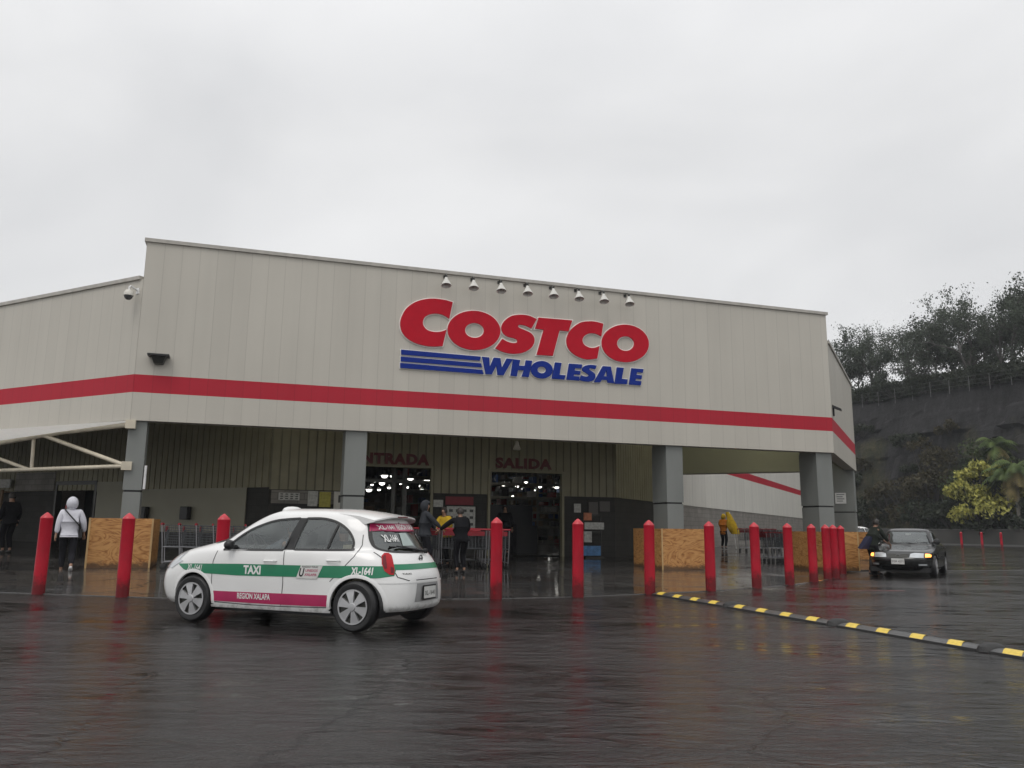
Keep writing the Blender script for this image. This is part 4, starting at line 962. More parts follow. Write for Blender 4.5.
for md in ('L', 'R'):
    for P in (FW, RW):
        w = MB(); tc_.strip(w, P, .026, md, .004, res=2); fr = w.build('window_frame', M['trim'], tx, True)
        tc_.patch('side_window', P, md, -.004, M['carglass'], res=2)
    w = MB(); w_ = [(.93,1.285),(1.07,.905),(.88,.92),(.79,1.285)]; tc_.band('door_pillar', [(.80,1.29),(.91,1.29)], [(.80,1.285),(.91,1.22)], md, .005, M['trim'], 10)
    tc_.patch('door_pillar', [(.82,1.285),(.895,1.285),(1.025,.91),(.905,.91)], md, .0045, M['trim'])
    w = MB(); tc_.strip(w, [(.36,1.22),(.43,.93)], .025, md, .006, closed=False); w.build('window_divider', M['trim'], tx)
    # panel gaps
    w = MB(); tc_.strip(w, [(1.00,.90),(.985,.75),(.98,.5),(1.0,.26)], .010, md, .0022, closed=False); tc_.strip(w, [(2.02,.88),(2.06,.75),(2.06,.5),(2.03,.28)], .010, md, .0022, closed=False)
    tc_.strip(w, [(2.03,.265),(1.5,.25),(1.0,.25),(.34,.265)], .010, md, .0022, closed=False)
    tc_.strip(w, [(.04,1.10),(.02,.98),(.06,.85),(.20,.68),(.33,.56)], .009, md, .0022, closed=False)
    w.build('door_gap', M['gap'], tx)
    # stripes
    gt = [(-.40,.745),(.0,.745),(.77,.735),(1.66,.73),(2.35,.715),(2.66,.705)]; gb = [(-.40,.635),(-.25,.61),(0,.605),(.76,.60),(1.65,.59),(2.35,.605),(2.55,.635),(2.66,.69)]
    gs = tc_.band('green_stripe', gt, gb, md, .0035, M['tgreen'], 90)
    ps = tc_.band('magenta_stripe', [(.355,.405),(1.18,.40),(2.06,.395)], [(.355,.275),(1.17,.27),(2.03,.275)], md, .0035, M['tpink'], 50)
    if md == 'L':
        tc_.text('lettering', 'TAXI', 1.44, .664, .26, .105, md, .0065, M['letter_w'], parent=gs, bold=.045)
        tc_.text('lettering', 'XL-1641', 2.36, .668, .26, .080, md, .0065, M['letter_w'], shear=.2, parent=gs, bold=.02)
        tc_.text('lettering', 'XL-1641', -.06, .688, .25, .088, md, .0065, M['letter_w'], parent=gs, bold=.045)
        tc_.text('lettering', 'REGION XALAPA', 1.40, .352, .49, .070, md, .0065, M['letter_w'], parent=ps, bold=.025)
        lg = tc_.patch('sticker', [(.79,.585),(.73,.735),(.43,.735),(.50,.585)], md, .0075, M['plate'])
        tc_.text('letter', 'U', .71, .655, .075, .10, md, .0095, M['ink'], shear=.25, parent=lg, bold=.03)
        tc_.text('lettering', 'RADIO TAXI', .60, .722, .22, .022, md, .0095, M['ink'], parent=lg, shear=.2, bold=.01)
        tc_.text('lettering', 'UNIDOS', .575, .680, .17, .030, md, .0095, M['tpink'], parent=lg, shear=.2, bold=.015)
        tc_.text('lettering', 'XALAPA', .59, .632, .17, .030, md, .0095, M['tpink'], parent=lg, shear=.2, bold=.015)
    else:
        tc_.text('lettering', 'TAXI', 1.45, .66, .30, .085, md, .0065, M['letter_w'], parent=gs, bold=.03)
    for hx, hz in ((1.18, .775), (.30, .80)):
        p = tc_.hit(md, hx, hz, .0); sg = 1 if md == 'L' else -1
        w = MB(); w.tube([p+Vector((-.09, .0, 0)), p+Vector((-.07, sg*.035, .0)), p+Vector((.07, sg*.035, 0)), p+Vector((.09, 0, 0))], [.008, .013, .013, .010], 8); dh = w.build('door_handle', M['carwhite'], tx, True)
    p = tc_.hit(md, 1.76, .925, 0); sg = 1 if md == 'L' else -1
    w = MB(); w.lathe([(0, .10), (.07, .09), (.10, .05), (.115, 0), (.105, -.05), (.07, -.08), (0, -.085)], 16, X=Matrix.Translation(p+Vector((.02, sg*.11, .03))) @ Matrix.Rotation(PI/2, 4, 'Y') @ Matrix.Diagonal((.55, .58, .6, 1))); w.tube([p, p+Vector((.01, sg*.1, .01))], [.03, .025], 8); mr_ = w.build('mirror', M['black'], tx, True)
    # sill moulding
    tc_.band('sill', [(.36,.235),(2.06,.235)], [(.36,.195),(2.06,.195)], md, .010, M['carwhite'], 20)
    # tail light wraps corner
    q = [(-.20,.86),(-.31,.905),(-.42,.90)]
# windscreen
w = MB(); tc_.strip(w, [(a, b) for a, b, _ in WS], .045, 'F', .004, res=8); w.build('windscreen_frame', M['trim'], tx, True)
tc_.patch('windscreen', [(a, b) for a, b, _ in WS], 'F', -.004, M['carglass'])
w = MB(); tc_.strip(w, RWN, .026, 'B', .004, res=2); w.build('rear_window_frame', M['trim'], tx, True)
rwn = tc_.patch('rear_window', RWN, 'B', -.003, M['carglass_d'], res=2)
vis = tc_.patch('magenta_visor_strip', [(-.50,1.14),(.50,1.14),(.455,1.232),(-.455,1.232)], 'B', .007, M['tpink'], parent=rwn)
tc_.text('lettering', 'XL-1641', .30, 1.185, .24, .05, 'B', .010, M['letter_w'], parent=vis); tc_.text('lettering', 'REGION XALAPA', -.12, 1.19, .50, .065, 'B', .010, M['letter_w'], parent=vis)
tc_.text('lettering', 'XL-1641', .33, 1.06, .20, .085, 'B', .006, M['letter_w'], parent=rwn, bold=.03)
st = tc_.patch('sticker', [(-.06,.97),(.20,.97),(.14,1.12),(-.02,1.12)], 'B', .004, mat('pale_sticker', (.35, .42, .4), .4), parent=rwn)
st = tc_.patch('sticker', [(-.50,1.0),(-.36,1.0),(-.30,1.11),(-.42,1.11)], 'B', .004, mat('grey_sticker', (.4, .42, .4), .4), parent=rwn)
# wiper
p = tc_.hit('B', -.18, .885, .03); q = tc_.hit('B', .34, .955, .03); w = MB(); w.tube([p, q], [.018, .008], 8); w.tube([tc_.hit('B', -.05, .92, .022), tc_.hit('B', .42, .955, .018)], .01, 6); w.lathe([(0, .04), (.03, .03), (.03, 0)], 12, X=Matrix.Translation(p) @ Matrix.Rotation(-PI/2, 4, 'Y')); w.build('rear_wiper', M['black'], tx, True)
# tailgate gap, stripe, bumper line
w = MB(); tc_.strip(w, [(-.58,.90),(-.56,.80),(-.52,.62),(-.40,.58),(.40,.58),(.52,.62),(.56,.80),(.58,.90)], .010, 'B', .0025, closed=False); w.build('tailgate_gap', M['gap'], tx)
tc_.band('green_stripe', [(-.555,.765),(.555,.765)], [(-.555,.70),(.555,.70)], 'B', .0035, M['tgreen'], 40)
for sg in (1, -1):
    P = [(.115,.865),(.15,.89),(.20,.89),(.238,.855),(.242,.77),(.215,.69),(.16,.65),(.11,.645),(.098,.70)]
    md = 'CL' if sg > 0 else 'CR'
    tl = tc_.patch('tail_light', P, md, .010, M['taillight'], rings=6); tc_.patch('lower_lens', [(.11,.725),(.145,.735),(.145,.668),(.112,.665)], md, .014, M['tail_d'], rings=3, parent=tl)
    tc_.patch('outer_lens', [(.19,.87),(.226,.845),(.232,.78),(.212,.71),(.185,.72)], md, .014, M['tail_d'], rings=3, parent=tl)
# plate recess, plate
tc_.patch('plate_recess', [(-.30,.33),(-.26,.54),(.26,.54),(.30,.33)], 'B', .004, mat('grey_recess', (.30, .30, .30), .5), rings=3)
p = tc_.hit('B', 0, .43, .02); w = MB(); w.box((p.x-.008, -.165, .345), (p.x+.002, .165, .515)); pf = w.build('plate_frame', M['black'], tx, bevel=.004)
w = MB(); w.box((p.x-.013, -.145, .362), (p.x-.0085, .145, .498)); pl_ = w.build('number_plate', M['plate'], tx)
v, f = text_geo('XL-1641', .075, .001); w = MB(); w.add([(p.x-.0135, -a, b+.42) for a, b in v], f); w.build('plate_lettering', M['ink'], pl_)
# badges on the tailgate
w = MB(); X = Matrix.Translation(tc_.hit('B', 0, .82, .006)); w.lathe([(.028, .002), (.042, .002), (.042, .012), (.028, .012), (.028, .002)], 20, X=X @ Matrix.Rotation(-PI/2, 4, 'Y')); w.box((-.012, -.05, -.007), (-.004, .05, .007), 0, X); w.build('badge', M['chrome'], tx, True)
tc_.text('badge_lettering', 'TAXI', .40, .655, .13, .018, 'B', .006, M['frame_dark'])
# lower bumper crease
tc_.band('bumper_crease', [(-.66,.565),(.66,.565)], [(-.66,.55),(.66,.55)], 'B', .008, M['carwhite'], 30)
# spoiler
w = MB(); sp_ = []
for i in range(17):
    y = lerp(-.50, .50, i/16); e = abs(y)/.50; z0_ = tc_.hit('T', .42, y, 0).z; bx = .10*e**4; zt = min(z0_-.075, 1.325-.02*e*e)
    sp_.append([(.42, y, z0_+.004), (.14, y, lerp(z0_, zt, .42)+.006), (-.175+bx, y, zt), (-.175+bx, y, zt-.018), (.06, y, zt-.05)])
for r_ in sp_: w.v += r_
for i in range(16):
    for k in range(5): a = i*5+k; b = i*5+(k+1) % 5; w.f.append((a, b, b+5, a+5)); w.m.append(0)
w.f += [(0,1,2,3,4), (80,84,83,82,81)]; w.m += [0, 0]; w.build('spoiler', M['carwhite'], tx, True)
w = MB(); w.box((-.181, -.12, 1.309), (-.17, .12, 1.320)); w.build('brake_light', M['tail_d'], tx)
# roof dome (taxi light base) and headlights
p = tc_.hit('T', 1.33, .22, 0); w = MB(); w.lathe([(.10, -.02), (.10, .015), (.085, .045), (.05, .062), (0, .067)], 24, X=Matrix.Translation(p) @ Matrix.Diagonal((1., 1.6, 1, 1))); w.build('roof_light', M['white'], tx, True)
for sg in (1, -1):
    tc_.patch('headlight', [(2.96,.62),(2.95,.74),(2.80,.83),(2.62,.87),(2.60,.84),(2.72,.72)], 'L' if sg > 0 else 'R', .006, M['headlight'], rings=4)
    tc_.patch('headlight', [(sg*.42,.66),(sg*.68,.64),(sg*.72,.74),(sg*.62,.80),(sg*.46,.78)], 'F', .006, M['headlight'], rings=4)
tc_.patch('grille', [(-.35,.60),(.35,.60),(.40,.74),(-.40,.74)], 'F', .005, M['black'], rings=3)
tc_.patch('lower_grille', [(-.40,.28),(.40,.28),(.46,.44),(-.46,.44)], 'F', .005, M['black'], rings=3)
w = MB(); w.box((-.22, -.58, .15), (2.75, .60, .24)); w.box((-.34, -.46, .24), (2.85, .5, .33)); w.build('underbody', M['black'], tx)
# cabin
w = MB(); seat(w, 1.35, .34); seat(w, 1.35, -.34); w.build('front_seats', M['seat'], tx)
w = MB(); w.box((.25, -.6, .36), (.75, .6, .54)); w.box((.16, -.6, .5), (.28, .6, .98), 0); w.build('rear_bench', M['seat_l'], tx)
w = MB(); w.box((.02, -.58, .52), (.16, .58, .93)); w.build('parcel_shelf', M['seat_l'], tx)
w = MB(); w.box((1.85, -.62, .55), (2.2, .62, .93)); w.build('dashboard', M['seat'], tx, bevel=.04)
w = MB(); X = Matrix.Translation((1.76, .34, .93)) @ Matrix.Rotation(math.radians(-62), 4, 'Y'); w.tube([(.18*math.cos(2*PI*k/24), .18*math.sin(2*PI*k/24), 0) for k in range(25)], .014, 6, X=X); w.box((-.17, -.02, -.01), (.17, .02, .01), 0, X); w.tube([(1.78, .34, .92), (1.95, .34, .82)], .03, 8); w.build('steering_wheel', M['seat'], tx, True)

# ---- sedans
SL = [(3.28,-.93,.78,.20,.20,.24,4.,4.),(3.40,-1.02,.83,.30,.30,.30,4.,4.),(3.44,-1.05,.85,.48,.48,.5,4.,4.),(3.37,-1.04,.855,.60,.585,.64,4.,4.),(3.28,-1.02,.845,.72,.655,.78,4.,4.),
      (3.10,-.96,.80,.82,.72,.89,3.8,3.8),(2.05,-.35,.765,.865,.845,.93,3.6,3.6),(1.68,-.15,.70,1.0,1.0,1.02,3.6,3.6),(1.36,.08,.64,1.13,1.14,1.14,3.6,3.6),(1.08,.30,.585,1.23,1.235,1.235,3.4,3.4),
      (.92,.45,.50,1.285,1.285,1.28,3.2,3.2),(.80,.55,.34,1.31,1.31,1.308,2.6,2.6),(.70,.62,.08,1.318,1.318,1.318,2,2)]
def sedan(loc, th, label, paint, lit=True):
    r = empty('sedan_car', loc, th, label, 'car')
    c = Car(r, SL, .7, (0., 2.50), .295, .345)
    fw_ = [(1.62,.90),(1.30,1.10),(1.05,1.20),(.78,1.225),(.80,.90)]; rw_ = [(.72,.90),(.70,1.225),(.40,1.20),(.16,1.10),(-.10,.93)]
    c.holes_side = [fw_, rw_]; ws = [(-.67,.868,.84),(.67,.868,.84),(.60,1.08,.84),(.50,1.245,.84),(-.50,1.245,.84),(-.60,1.08,.84)]
    c.holes_front = [ws]; rr = [(-.58,.97),(.58,.97),(.46,1.22),(-.46,1.22)]; c.holes_rear = [rr]
    c.body(paint); c.arches(paint, .845); c.wheelset(.83, .18, 7)
    for md in ('L', 'R'):
        for P in (fw_, rw_):
            w = MB(); c.strip(w, P, .04, md, .004, res=8); w.build('window_frame', M['trim'], r, True); c.patch('side_window', P, md, -.003, M['carglass_d'])
        w = MB(); c.strip(w, [(.76,.88),(.76,.26)], .010, md, .002, closed=False); c.strip(w, [(1.72,.86),(1.82,.6),(1.85,.28)], .010, md, .002, closed=False); c.strip(w, [(-.14,.9),(.02,.72),(.34,.5)], .010, md, .002, closed=False); w.build('door_gap', M['gap'], r)
        c.band('side_moulding', [(.36,.52),(2.1,.52)], [(.36,.47),(2.1,.47)], md, .012, M['black'], 20)
        sg = 1 if md == 'L' else -1
        for hx in (.95, .05): p = c.hit(md, hx, .77, 0); w = MB(); w.tube([p+Vector((-.08, 0, 0)), p+Vector((-.06, sg*.03, 0)), p+Vector((.06, sg*.03, 0)), p+Vector((.08, 0, 0))], .011, 6); w.build('door_handle', M['trim'], r, True)
        p = c.hit(md, 1.52, .92, 0); w = MB(); w.lathe([(0, .07), (.08, .05), (.09, 0), (.08, -.04), (0, -.05)], 14, X=Matrix.Translation(p+Vector((.0, sg*.12, .03))) @ Matrix.Rotation(PI/2, 4, 'Y')); w.tube([p, p+Vector((0, sg*.08, .01))], .03, 8); w.build('mirror', paint, r, True)
    w = MB(); c.strip(w, [(a, b) for a, b, _ in ws], .045, 'F', .004, res=8); w.build('windscreen_frame', M['trim'], r, True); c.patch('windscreen', [(a, b) for a, b, _ in ws], 'F', -.003, M['carglass'])
    w = MB(); c.strip(w, rr, .045, 'B', .004, res=8); w.build('rear_window_frame', M['trim'], r, True); c.patch('rear_window', rr, 'B', -.003, M['carglass_d'])
    for sg in (1, -1):
        hl = c.patch('headlight', [(sg*.28,.535),(sg*.60,.53),(sg*.60,.645),(sg*.40,.655),(sg*.30,.63)], 'F', .008, M['headlight'], rings=4)
        lampm_ = mat('amber_signal', (.8, .3, .04), .3, emit=(1, .34, .07, 3.2)) if lit else M['headlight']
        c.patch('turn_signal', [(sg*.63,.545),(sg*.74,.55),(sg*.75,.60),(sg*.71,.63),(sg*.63,.635)], 'F', .009, lampm_, rings=3)
        c.patch('fog_light', [(sg*.48,.33),(sg*.66,.33),(sg*.66,.375),(sg*.48,.375)], 'F', .008, M['headlight'], rings=2)
        c.patch('tail_light', [(sg*.45,.66),(sg*.76,.66),(sg*.77,.80),(sg*.47,.80)], 'B', .008, M['taillight'], rings=3)
    c.patch('grille', [(-.24,.53),(.24,.53),(.26,.625),(-.26,.625)], 'F', .007, M['frame_dark'], rings=3)
    w = MB(); X = Matrix.Translation(c.hit('F', 0, .58, .012)) @ Matrix.Rotation(PI/2, 4, 'Y'); w.tube([(.03*math.cos(2*PI*k/16), .05*math.sin(2*PI*k/16), 0) for k in range(17)], .006, 5, X=X); w.build('badge', M['chrome'], r, True)
    c.band('bumper_trim', [(-.80,.50),(.80,.50)], [(-.80,.455),(.80,.455)], 'F', .014, M['trim'], 30)
    c.patch('lower_grille', [(-.42,.25),(.42,.25),(.40,.32),(-.40,.32)], 'F', .006, M['black'], rings=3)
    p = c.hit('F', -.0, .43, .02); w = MB(); w.box((p.x, -.16, .36), (p.x+.012, .16, .51)); np_ = w.build('number_plate', M['plate'], r)
    v, f = text_geo('YGR 4271', .07, .001); w = MB(); w.add([(p.x+.0135, a, b+.43) for a, b in v], f); w.build('plate_lettering', mat('grey_plate_ink', (.1, .1, .1), .5), np_)
    w = MB(); w.tube([c.hit('F', -.4, .875, .02), c.hit('F', .15, .90, .02)], .008, 5); w.tube([c.hit('F', .1, .875, .02), c.hit('F', .58, .91, .02)], .008, 5); w.build('wipers', M['black'], r)
    w = MB(); w.box((-.85, -.72, .15), (3.2, .72, .26)); w.build('underbody', M['black'], r)
    w = MB(); seat(w, 1.0, .36, base=.28); seat(w, 1.0, -.36, base=.28); w.build('front_seats', M['seat'], r)
    w = MB(); w.box((.0, -.62, .3), (.5, .62, .48)); w.box((-.1, -.62, .45), (.02, .62, .9)); w.build('rear_bench', M['seat'], r)
    w = MB(); w.box((1.4, -.66, .5), (1.8, .66, .84)); w.build('dashboard', M['seat'], r, bevel=.03)
    w = MB(); w.box((1.12, -.05, 1.13), (1.15, .09, 1.17)); w.build('interior_mirror', M['plate'], r)
    w = MB(); X = Matrix.Translation((1.38, .36, .86)) @ Matrix.Rotation(math.radians(-62), 4, 'Y'); w.tube([(.17*math.cos(2*PI*k/20), .17*math.sin(2*PI*k/20), 0) for k in range(21)], .014, 6, X=X); w.build('steering_wheel', M['seat'], r, True)
    return r, c
hd = math.radians(90+180-33)   # heading
fs = Vector((math.cos(hd), math.sin(hd), 0)); ls = Vector((-fs.y, fs.x, 0))
FLc = at(934, 577.5); bs_, bc_ = sedan(FLc-ls*.74-fs*2.5, hd, 'black four-door car with amber front signals facing the camera on the right', M['carblack'])
ws_, _ = sedan(Vector((16.6, 38.0, 0)), math.radians(205), 'white car mostly hidden behind the black car and the person', M['carwhite'], lit=False)
ws_.scale = (1, 1, 1.1)
# ------------------------------------------------------------------ people
M['skin'] = mat('skin', (.30, .17, .11), .5); M['hair'] = mat('dark_hair', (.02, .015, .012), .5)
def cloth(n, c, v=.15): return mat(n, c, .95, var=v, scale=9, bump=.3, bscale=18, spec=.1)
def skin_obj(name, verts, edges, root_i, m, parent, sub=1):
    me = bpy.data.meshes.new(name); bm = bmesh.new(); L = bm.verts.layers.skin.verify(); vs = []
    for i, (p, r) in enumerate(verts):
        v = bm.verts.new(p); rr = r if isinstance(r, tuple) else (r, r); v[L].radius = rr; v[L].use_root = (i == root_i); vs.append(v)
    for a, b in edges: bm.edges.new((vs[a], vs[b]))
    bm.to_mesh(me); bm.free(); o = bpy.data.objects.new(name, me); C.objects.link(o)
    md = o.modifiers.new('s', 'SKIN'); md.use_smooth_shade = True; md.branch_smoothing = .3
    s2 = o.modifiers.new('u', 'SUBSURF'); s2.levels = sub; s2.render_levels = sub
    dg = bpy.context.evaluated_depsgraph_get(); m2 = bpy.data.meshes.new_from_object(o.evaluated_get(dg)); o.modifiers.clear(); o.data = m2
    bpy.data.meshes.remove(me); m2.name = name; m2.materials.clear(); m2.materials.append(m); m2.polygons.foreach_set('use_smooth', [True]*len(m2.polygons))
    o.parent = parent; return o
def ik(a, b, l1, l2, hint):
    d = b-a; L = min(d.length, (l1+l2)*.999); d.normalize(); b = a+d*L
    x = (l1*l1-l2*l2+L*L)/(2*L); h = math.sqrt(max(0, l1*l1-x*x)); hv = hint-d*hint.dot(d); hv.normalize(); return a+d*x+hv*h, b
def person(loc, face, height, label, cl, lean=0., legs=((-.1, .0), (.1, .0)), hands=(None, None), hood=None, hair=True, look=(0, 0), turn=0., seated=False, parent=None, coat=.0, group=None):
    # local: x right, y forward. legs = (x,y) foot offsets; hands = targets
    r = empty('person', loc, face, label, 'person', group) 
    if seated: pass
    S = height/1.72; V = lambda x, y, z: Vector((x*S, y*S, z*S))
    pel = V(0, 0, .93 if not seated else .12); 
    def up(z, y=0): d = (z-(.93 if not seated else .93)); return pel+V(0, math.sin(lean)*d+y, math.cos(lean)*d)
    spine = up(1.12); chest = up(1.33); neck = up(1.47); hb = up(1.54, .01)+V(0, look[1]*.3, 0); hm = up(1.61, .02)+V(look[0]*.5, look[1]*.6, 0); ht = up(1.68, .01)+V(look[0], look[1], 0)
    tw = Vector((math.cos(turn), math.sin(turn), 0))
    sh = [up(1.42)+tw*s*.185*S for s in (-1, 1)]; hips = [pel+V(s*.095, 0, -.04) for s in (-1, 1)]
    bv = [(pel, (.13*S, .10*S)), (spine, (.125*S, .09*S)), (chest, (.12*S, .08*S)), (neck, .055*S), (hb, (.065*S, .075*S)), (hm, (.075*S, .09*S)), (ht, (.055*S, .065*S)), (hm+V(0, .10, -.01), .012*S)]
    be = [(0, 1), (1, 2), (2, 3), (3, 4), (4, 5), (5, 6), (5, 7)]
    jv = [(pel+V(0, 0, -.05-coat*.3), (.20*S, .155*S)), (pel+V(0, 0, .08), (.19*S, .15*S)), (spine, (.185*S, .145*S)), (chest, (.20*S, .15*S)), (neck+V(0, 0, -.02), (.11*S, .10*S))]; je = [(0, 1), (1, 2), (2, 3), (3, 4)]
    tv = [(pel+V(0, 0, .03), (.145*S, .115*S))]; te = []
    shoes = []
    for i, s in enumerate((-1, 1)):
        # arm
        tgt = hands[i]; tgt = Vector(tgt)*S if tgt is not None else sh[i]+V(s*.07, .06, -.50)
        el, wr = ik(sh[i], tgt, .275*S, .25*S, V(s*.6, -1, -.2)); d = (wr-el).normalized(); sd = d.cross(Vector((0, 0, 1))); sd = sd.normalized() if sd.length > .1 else Vector((0, 1, 0))
        b0 = len(bv); palm = wr+d*.06*S
        bv += [(sh[i], .042*S), (el, .042*S), (wr, .027*S), (palm, (.036*S, .020*S))]; be += [(2, b0), (b0, b0+1), (b0+1, b0+2), (b0+2, b0+3)]
        dn = d.cross(sd).normalized()
        if not seated:
            for k in range(4):
                ln = (.070, .080, .075, .060)[k]*S; off = sd*(k-1.5)*.019*S; b1 = len(bv)
                bv += [(palm+off+d*.035*S, .0095*S), (palm+off+d*(.035*S+ln*.5)+dn*.006*S, .0085*S), (palm+off+d*(.035*S+ln*.85)+dn*.022*S, .0075*S)]; be += [(b0+3, b1), (b1, b1+1), (b1+1, b1+2)]
            b1 = len(bv); bv += [(palm-sd*.036*S-d*.01*S, .011*S), (palm-sd*.055*S+d*.03*S+dn*.01*S, .009*S)]; be += [(b0+3, b1), (b1, b1+1)]
        j0 = len(jv); jv += [(sh[i], .092*S), (el, .075*S), (wr-d*.015*S, .05*S)]; je += [(3, j0), (j0, j0+1), (j0+1, j0+2)]
        # leg
        if seated: kn = hips[i]+V(s*.05, .42, .04); an = hips[i]+V(s*.05, .6, -.33)
        else: kn, an = ik(hips[i], V(legs[i][0], legs[i][1], .085+(legs[i][2] if len(legs[i]) > 2 else 0)), .43*S, .42*S, V(0, 1, 0))
        lift = legs[i][2] if len(legs[i]) > 2 and not seated else 0
        toe = an+V(0, .15, -.05-lift*.6)
        b0 = len(bv); bv += [(hips[i], .085*S), (kn, .055*S), (an, .036*S), (toe, .03*S)]; be += [(0, b0), (b0, b0+1), (b0+1, b0+2), (b0+2, b0+3)]
        t1 = len(tv); tv += [(hips[i]+V(s*.01, 0, -.03), .105*S), (kn, .085*S), (an+(kn-an)*.10, .06*S)]; te += [(0, t1), (t1, t1+1), (t1+1, t1+2)]
        shoes.append((an, toe))
    body = skin_obj('body', bv, be, 0, M['skin'], r)
    skin_obj('jacket', jv, je, 1, cl[0], r); skin_obj('trousers', tv, te, 0, cl[1], r)
    if not seated:
        for an, toe in shoes:
            hl = an+(toe-an)*-.25+V(0, 0, -.035); skin_obj('shoe', [(hl, .038*S), (an+(toe-an)*.4+V(0, 0, -.02), (.045*S, .045*S)), (toe+V(0, .02, .005), (.042*S, .028*S))], [(0, 1), (1, 2)], 1, cl[2], r)
    def cap(nm, rad, m, zf, front_open, back=0.):
        w = MB(); n = 20; rows_ = 12; c0 = hm+V(0, -.008-back, .005); v0 = len(w.v)
        for j in range(rows_+1):
            ph = PI*j/rows_*zf
            for k in range(n):
                a = 2*PI*k/n; x = rad*S*math.sin(ph)*math.cos(a); y = rad*S*1.15*math.sin(ph)*math.sin(a); z = rad*S*1.28*math.cos(ph)
                if y > 0 and ph > front_open: y *= .45; z += .0; 
                w.v.append(tuple(c0+Vector((x, y, z))))
        for j in range(rows_):
            for k in range(n): a = j*n+k; b = j*n+(k+1) % n; w.f.append((a, b, b+n, a+n)); w.m.append(0)
        w.build(nm, m, r, True)
    if hood: cap('hood', .125, hood, .80, 1.2, .01); skin_obj('collar', [(neck+V(0, -.02, -.03), (.10*S, .08*S)), (neck+V(0, -.02, .05), (.085*S, .09*S))], [(0, 1)], 0, hood, r)
    elif hair: cap('hair', .098, M['hair'], .62, 1.0)
    return r
dk = cloth('black_cloth', (.012, .012, .014)); dkb = cloth('dark_trousers', (.02, .02, .024)); shoe_w = mat('white_shoe', (.6, .6, .6), .5); shoe_d = mat('dark_shoe', (.02, .02, .02), .5)
whj = cloth('pale_lilac_jacket', (.62, .62, .67), .08); gry = cloth('grey_hooded_jacket', (.045, .048, .055)); yel = cloth('yellow_jacket', (.50, .33, .03)); red_c = cloth('red_cloth', (.35, .02, .03)); olv = cloth('dark_olive_coat', (.03, .035, .03))
def wz(px, py, z=.12):
    p = at(px, py, z)
    for _ in range(6): p = at(px, py, gz(p))
    return p
pw = wz(65, 574); person(pw, math.radians(28), 1.60, 'person in a white hooded jacket with a black shoulder bag walking away at the left', (whj, dkb, shoe_w), lean=.05, legs=((-.10, .18), (.10, -.30, .10)), hands=((-.27, -.02, .90), (.30, .10, .93)), hood=whj)
# shoulder bag
b = empty('shoulder_bag', pw, math.radians(28), 'black shoulder bag hanging on the right hip of the person in white', 'bag')
w = MB(); w.box((.185, -.12, .76), (.25, .16, .95)); w.build('pouch', M['black'], b, bevel=.02)
w = MB(); w.tube([(.22, -.05, .93), (.16, -.16, 1.05), (.0, -.15, 1.22), (-.12, -.08, 1.36), (-.13, .05, 1.38), (-.02, .165, 1.24), (.15, .15, 1.06), (.22, .10, .93)], .016, 6); w.build('strap', M['black'], b, True)
def dp(px, depth):
    p = atd(px, 560, depth); p.z = gz(p); return p
person(dp(424, 20.3), math.radians(-70), 1.66, 'person in a grey hooded jacket standing behind the taxi rear', (gry, dkb, shoe_d), hood=gry, hands=((-.1, .35, 1.0), (.2, .38, 1.05)))
person(dp(445, 21.7), math.radians(-210), 1.55, 'person in a yellow jacket between the grey hooded person and the one in black', (yel, dkb, shoe_d), lean=.15, hands=((-.2, .4, 1.0), (.15, .4, 1.0)))
person(dp(461, 19.3), math.radians(25), 1.53, 'person in black reaching left over the shopping carts', (dk, dk, shoe_d), lean=.18, hands=((-.50, .45, 1.10), (.2, .38, 1.05)))
orange_ = cloth('orange_yellow_cloth', (.50, .17, .03)); py_ = wz(724, 549, .4); person(py_, math.radians(-40), 1.62, 'person in orange with a yellow raincoat beyond the canopy by the block wall', (orange_, dk, shoe_d), lean=.10, hands=((-.2, .4, 1.15), (.1, .35, 1.45)), hood=yel, coat=.6)
b = empty('yellow_raincoat', py_+Vector((.17, -.2, 0)), .3, 'yellow raincoat held up beside the person in orange', 'raincoat')
w = MB()
for i in range(9):
    z = 1.75-i*.13; hw = .09+.035*i if i < 6 else .28-.03*(i-6)
    for k in range(10): a = 2*PI*k/10; w.v.append((i*.05+hw*math.cos(a)*(1+.2*math.sin(3*a+i)), .4*hw*math.sin(a), z))
for i in range(8):
    for k in range(10): a = i*10+k; c_ = i*10+(k+1) % 10; w.f.append((a, c_, c_+10, a+10)); w.m.append(0)
w.build('coat', yel, b, True); w = MB(); w.tube([(.1, 0, 1.75), (.28, 0, 1.0), (.42, 0, .02)], .022, 6); w.build('pole', M['white'], b)
pk = at(874, 575.5); person(pk, math.radians(-70), 1.58, 'person in a dark coat leaning toward the black car window', (olv, dk, shoe_d), lean=.32, hands=((.0, .55, 1.0), (.15, .55, .95)), legs=((-.1, -.05), (.1, .1)), coat=.5)
b = empty('tote_bag', pk, math.radians(-70), 'dark blue bag hanging behind the person by the black car', 'bag'); w = MB(); w.add([(.0, -.40, .72), (.0, .02, .72), (.10, .0, 1.05), (.08, -.12, 1.08), (-.18, -.36, .75), (-.18, .0, .75), (-.12, .0, 1.05), (-.12, -.12, 1.08)], [(0,1,2,3),(4,7,6,5),(0,4,5,1),(1,5,6,2),(2,6,7,3),(3,7,4,0)]); w.build('pouch', mat('navy_cloth', (.015, .018, .05), .8), b, bevel=.02)
person(dp(5, 22.8), math.radians(60), 1.66, 'dark figure standing in shade at the far left edge', (dk, dk, shoe_d))
person(B2W(11.2, 6.2, .3), BA+PI*.9, 1.66, 'dark figure standing inside the exit doorway', (dk, dkb, shoe_d))
person(dp(822, 29), .5, 1.66, 'dark head showing above the right plywood box', (dk, dk, shoe_d))
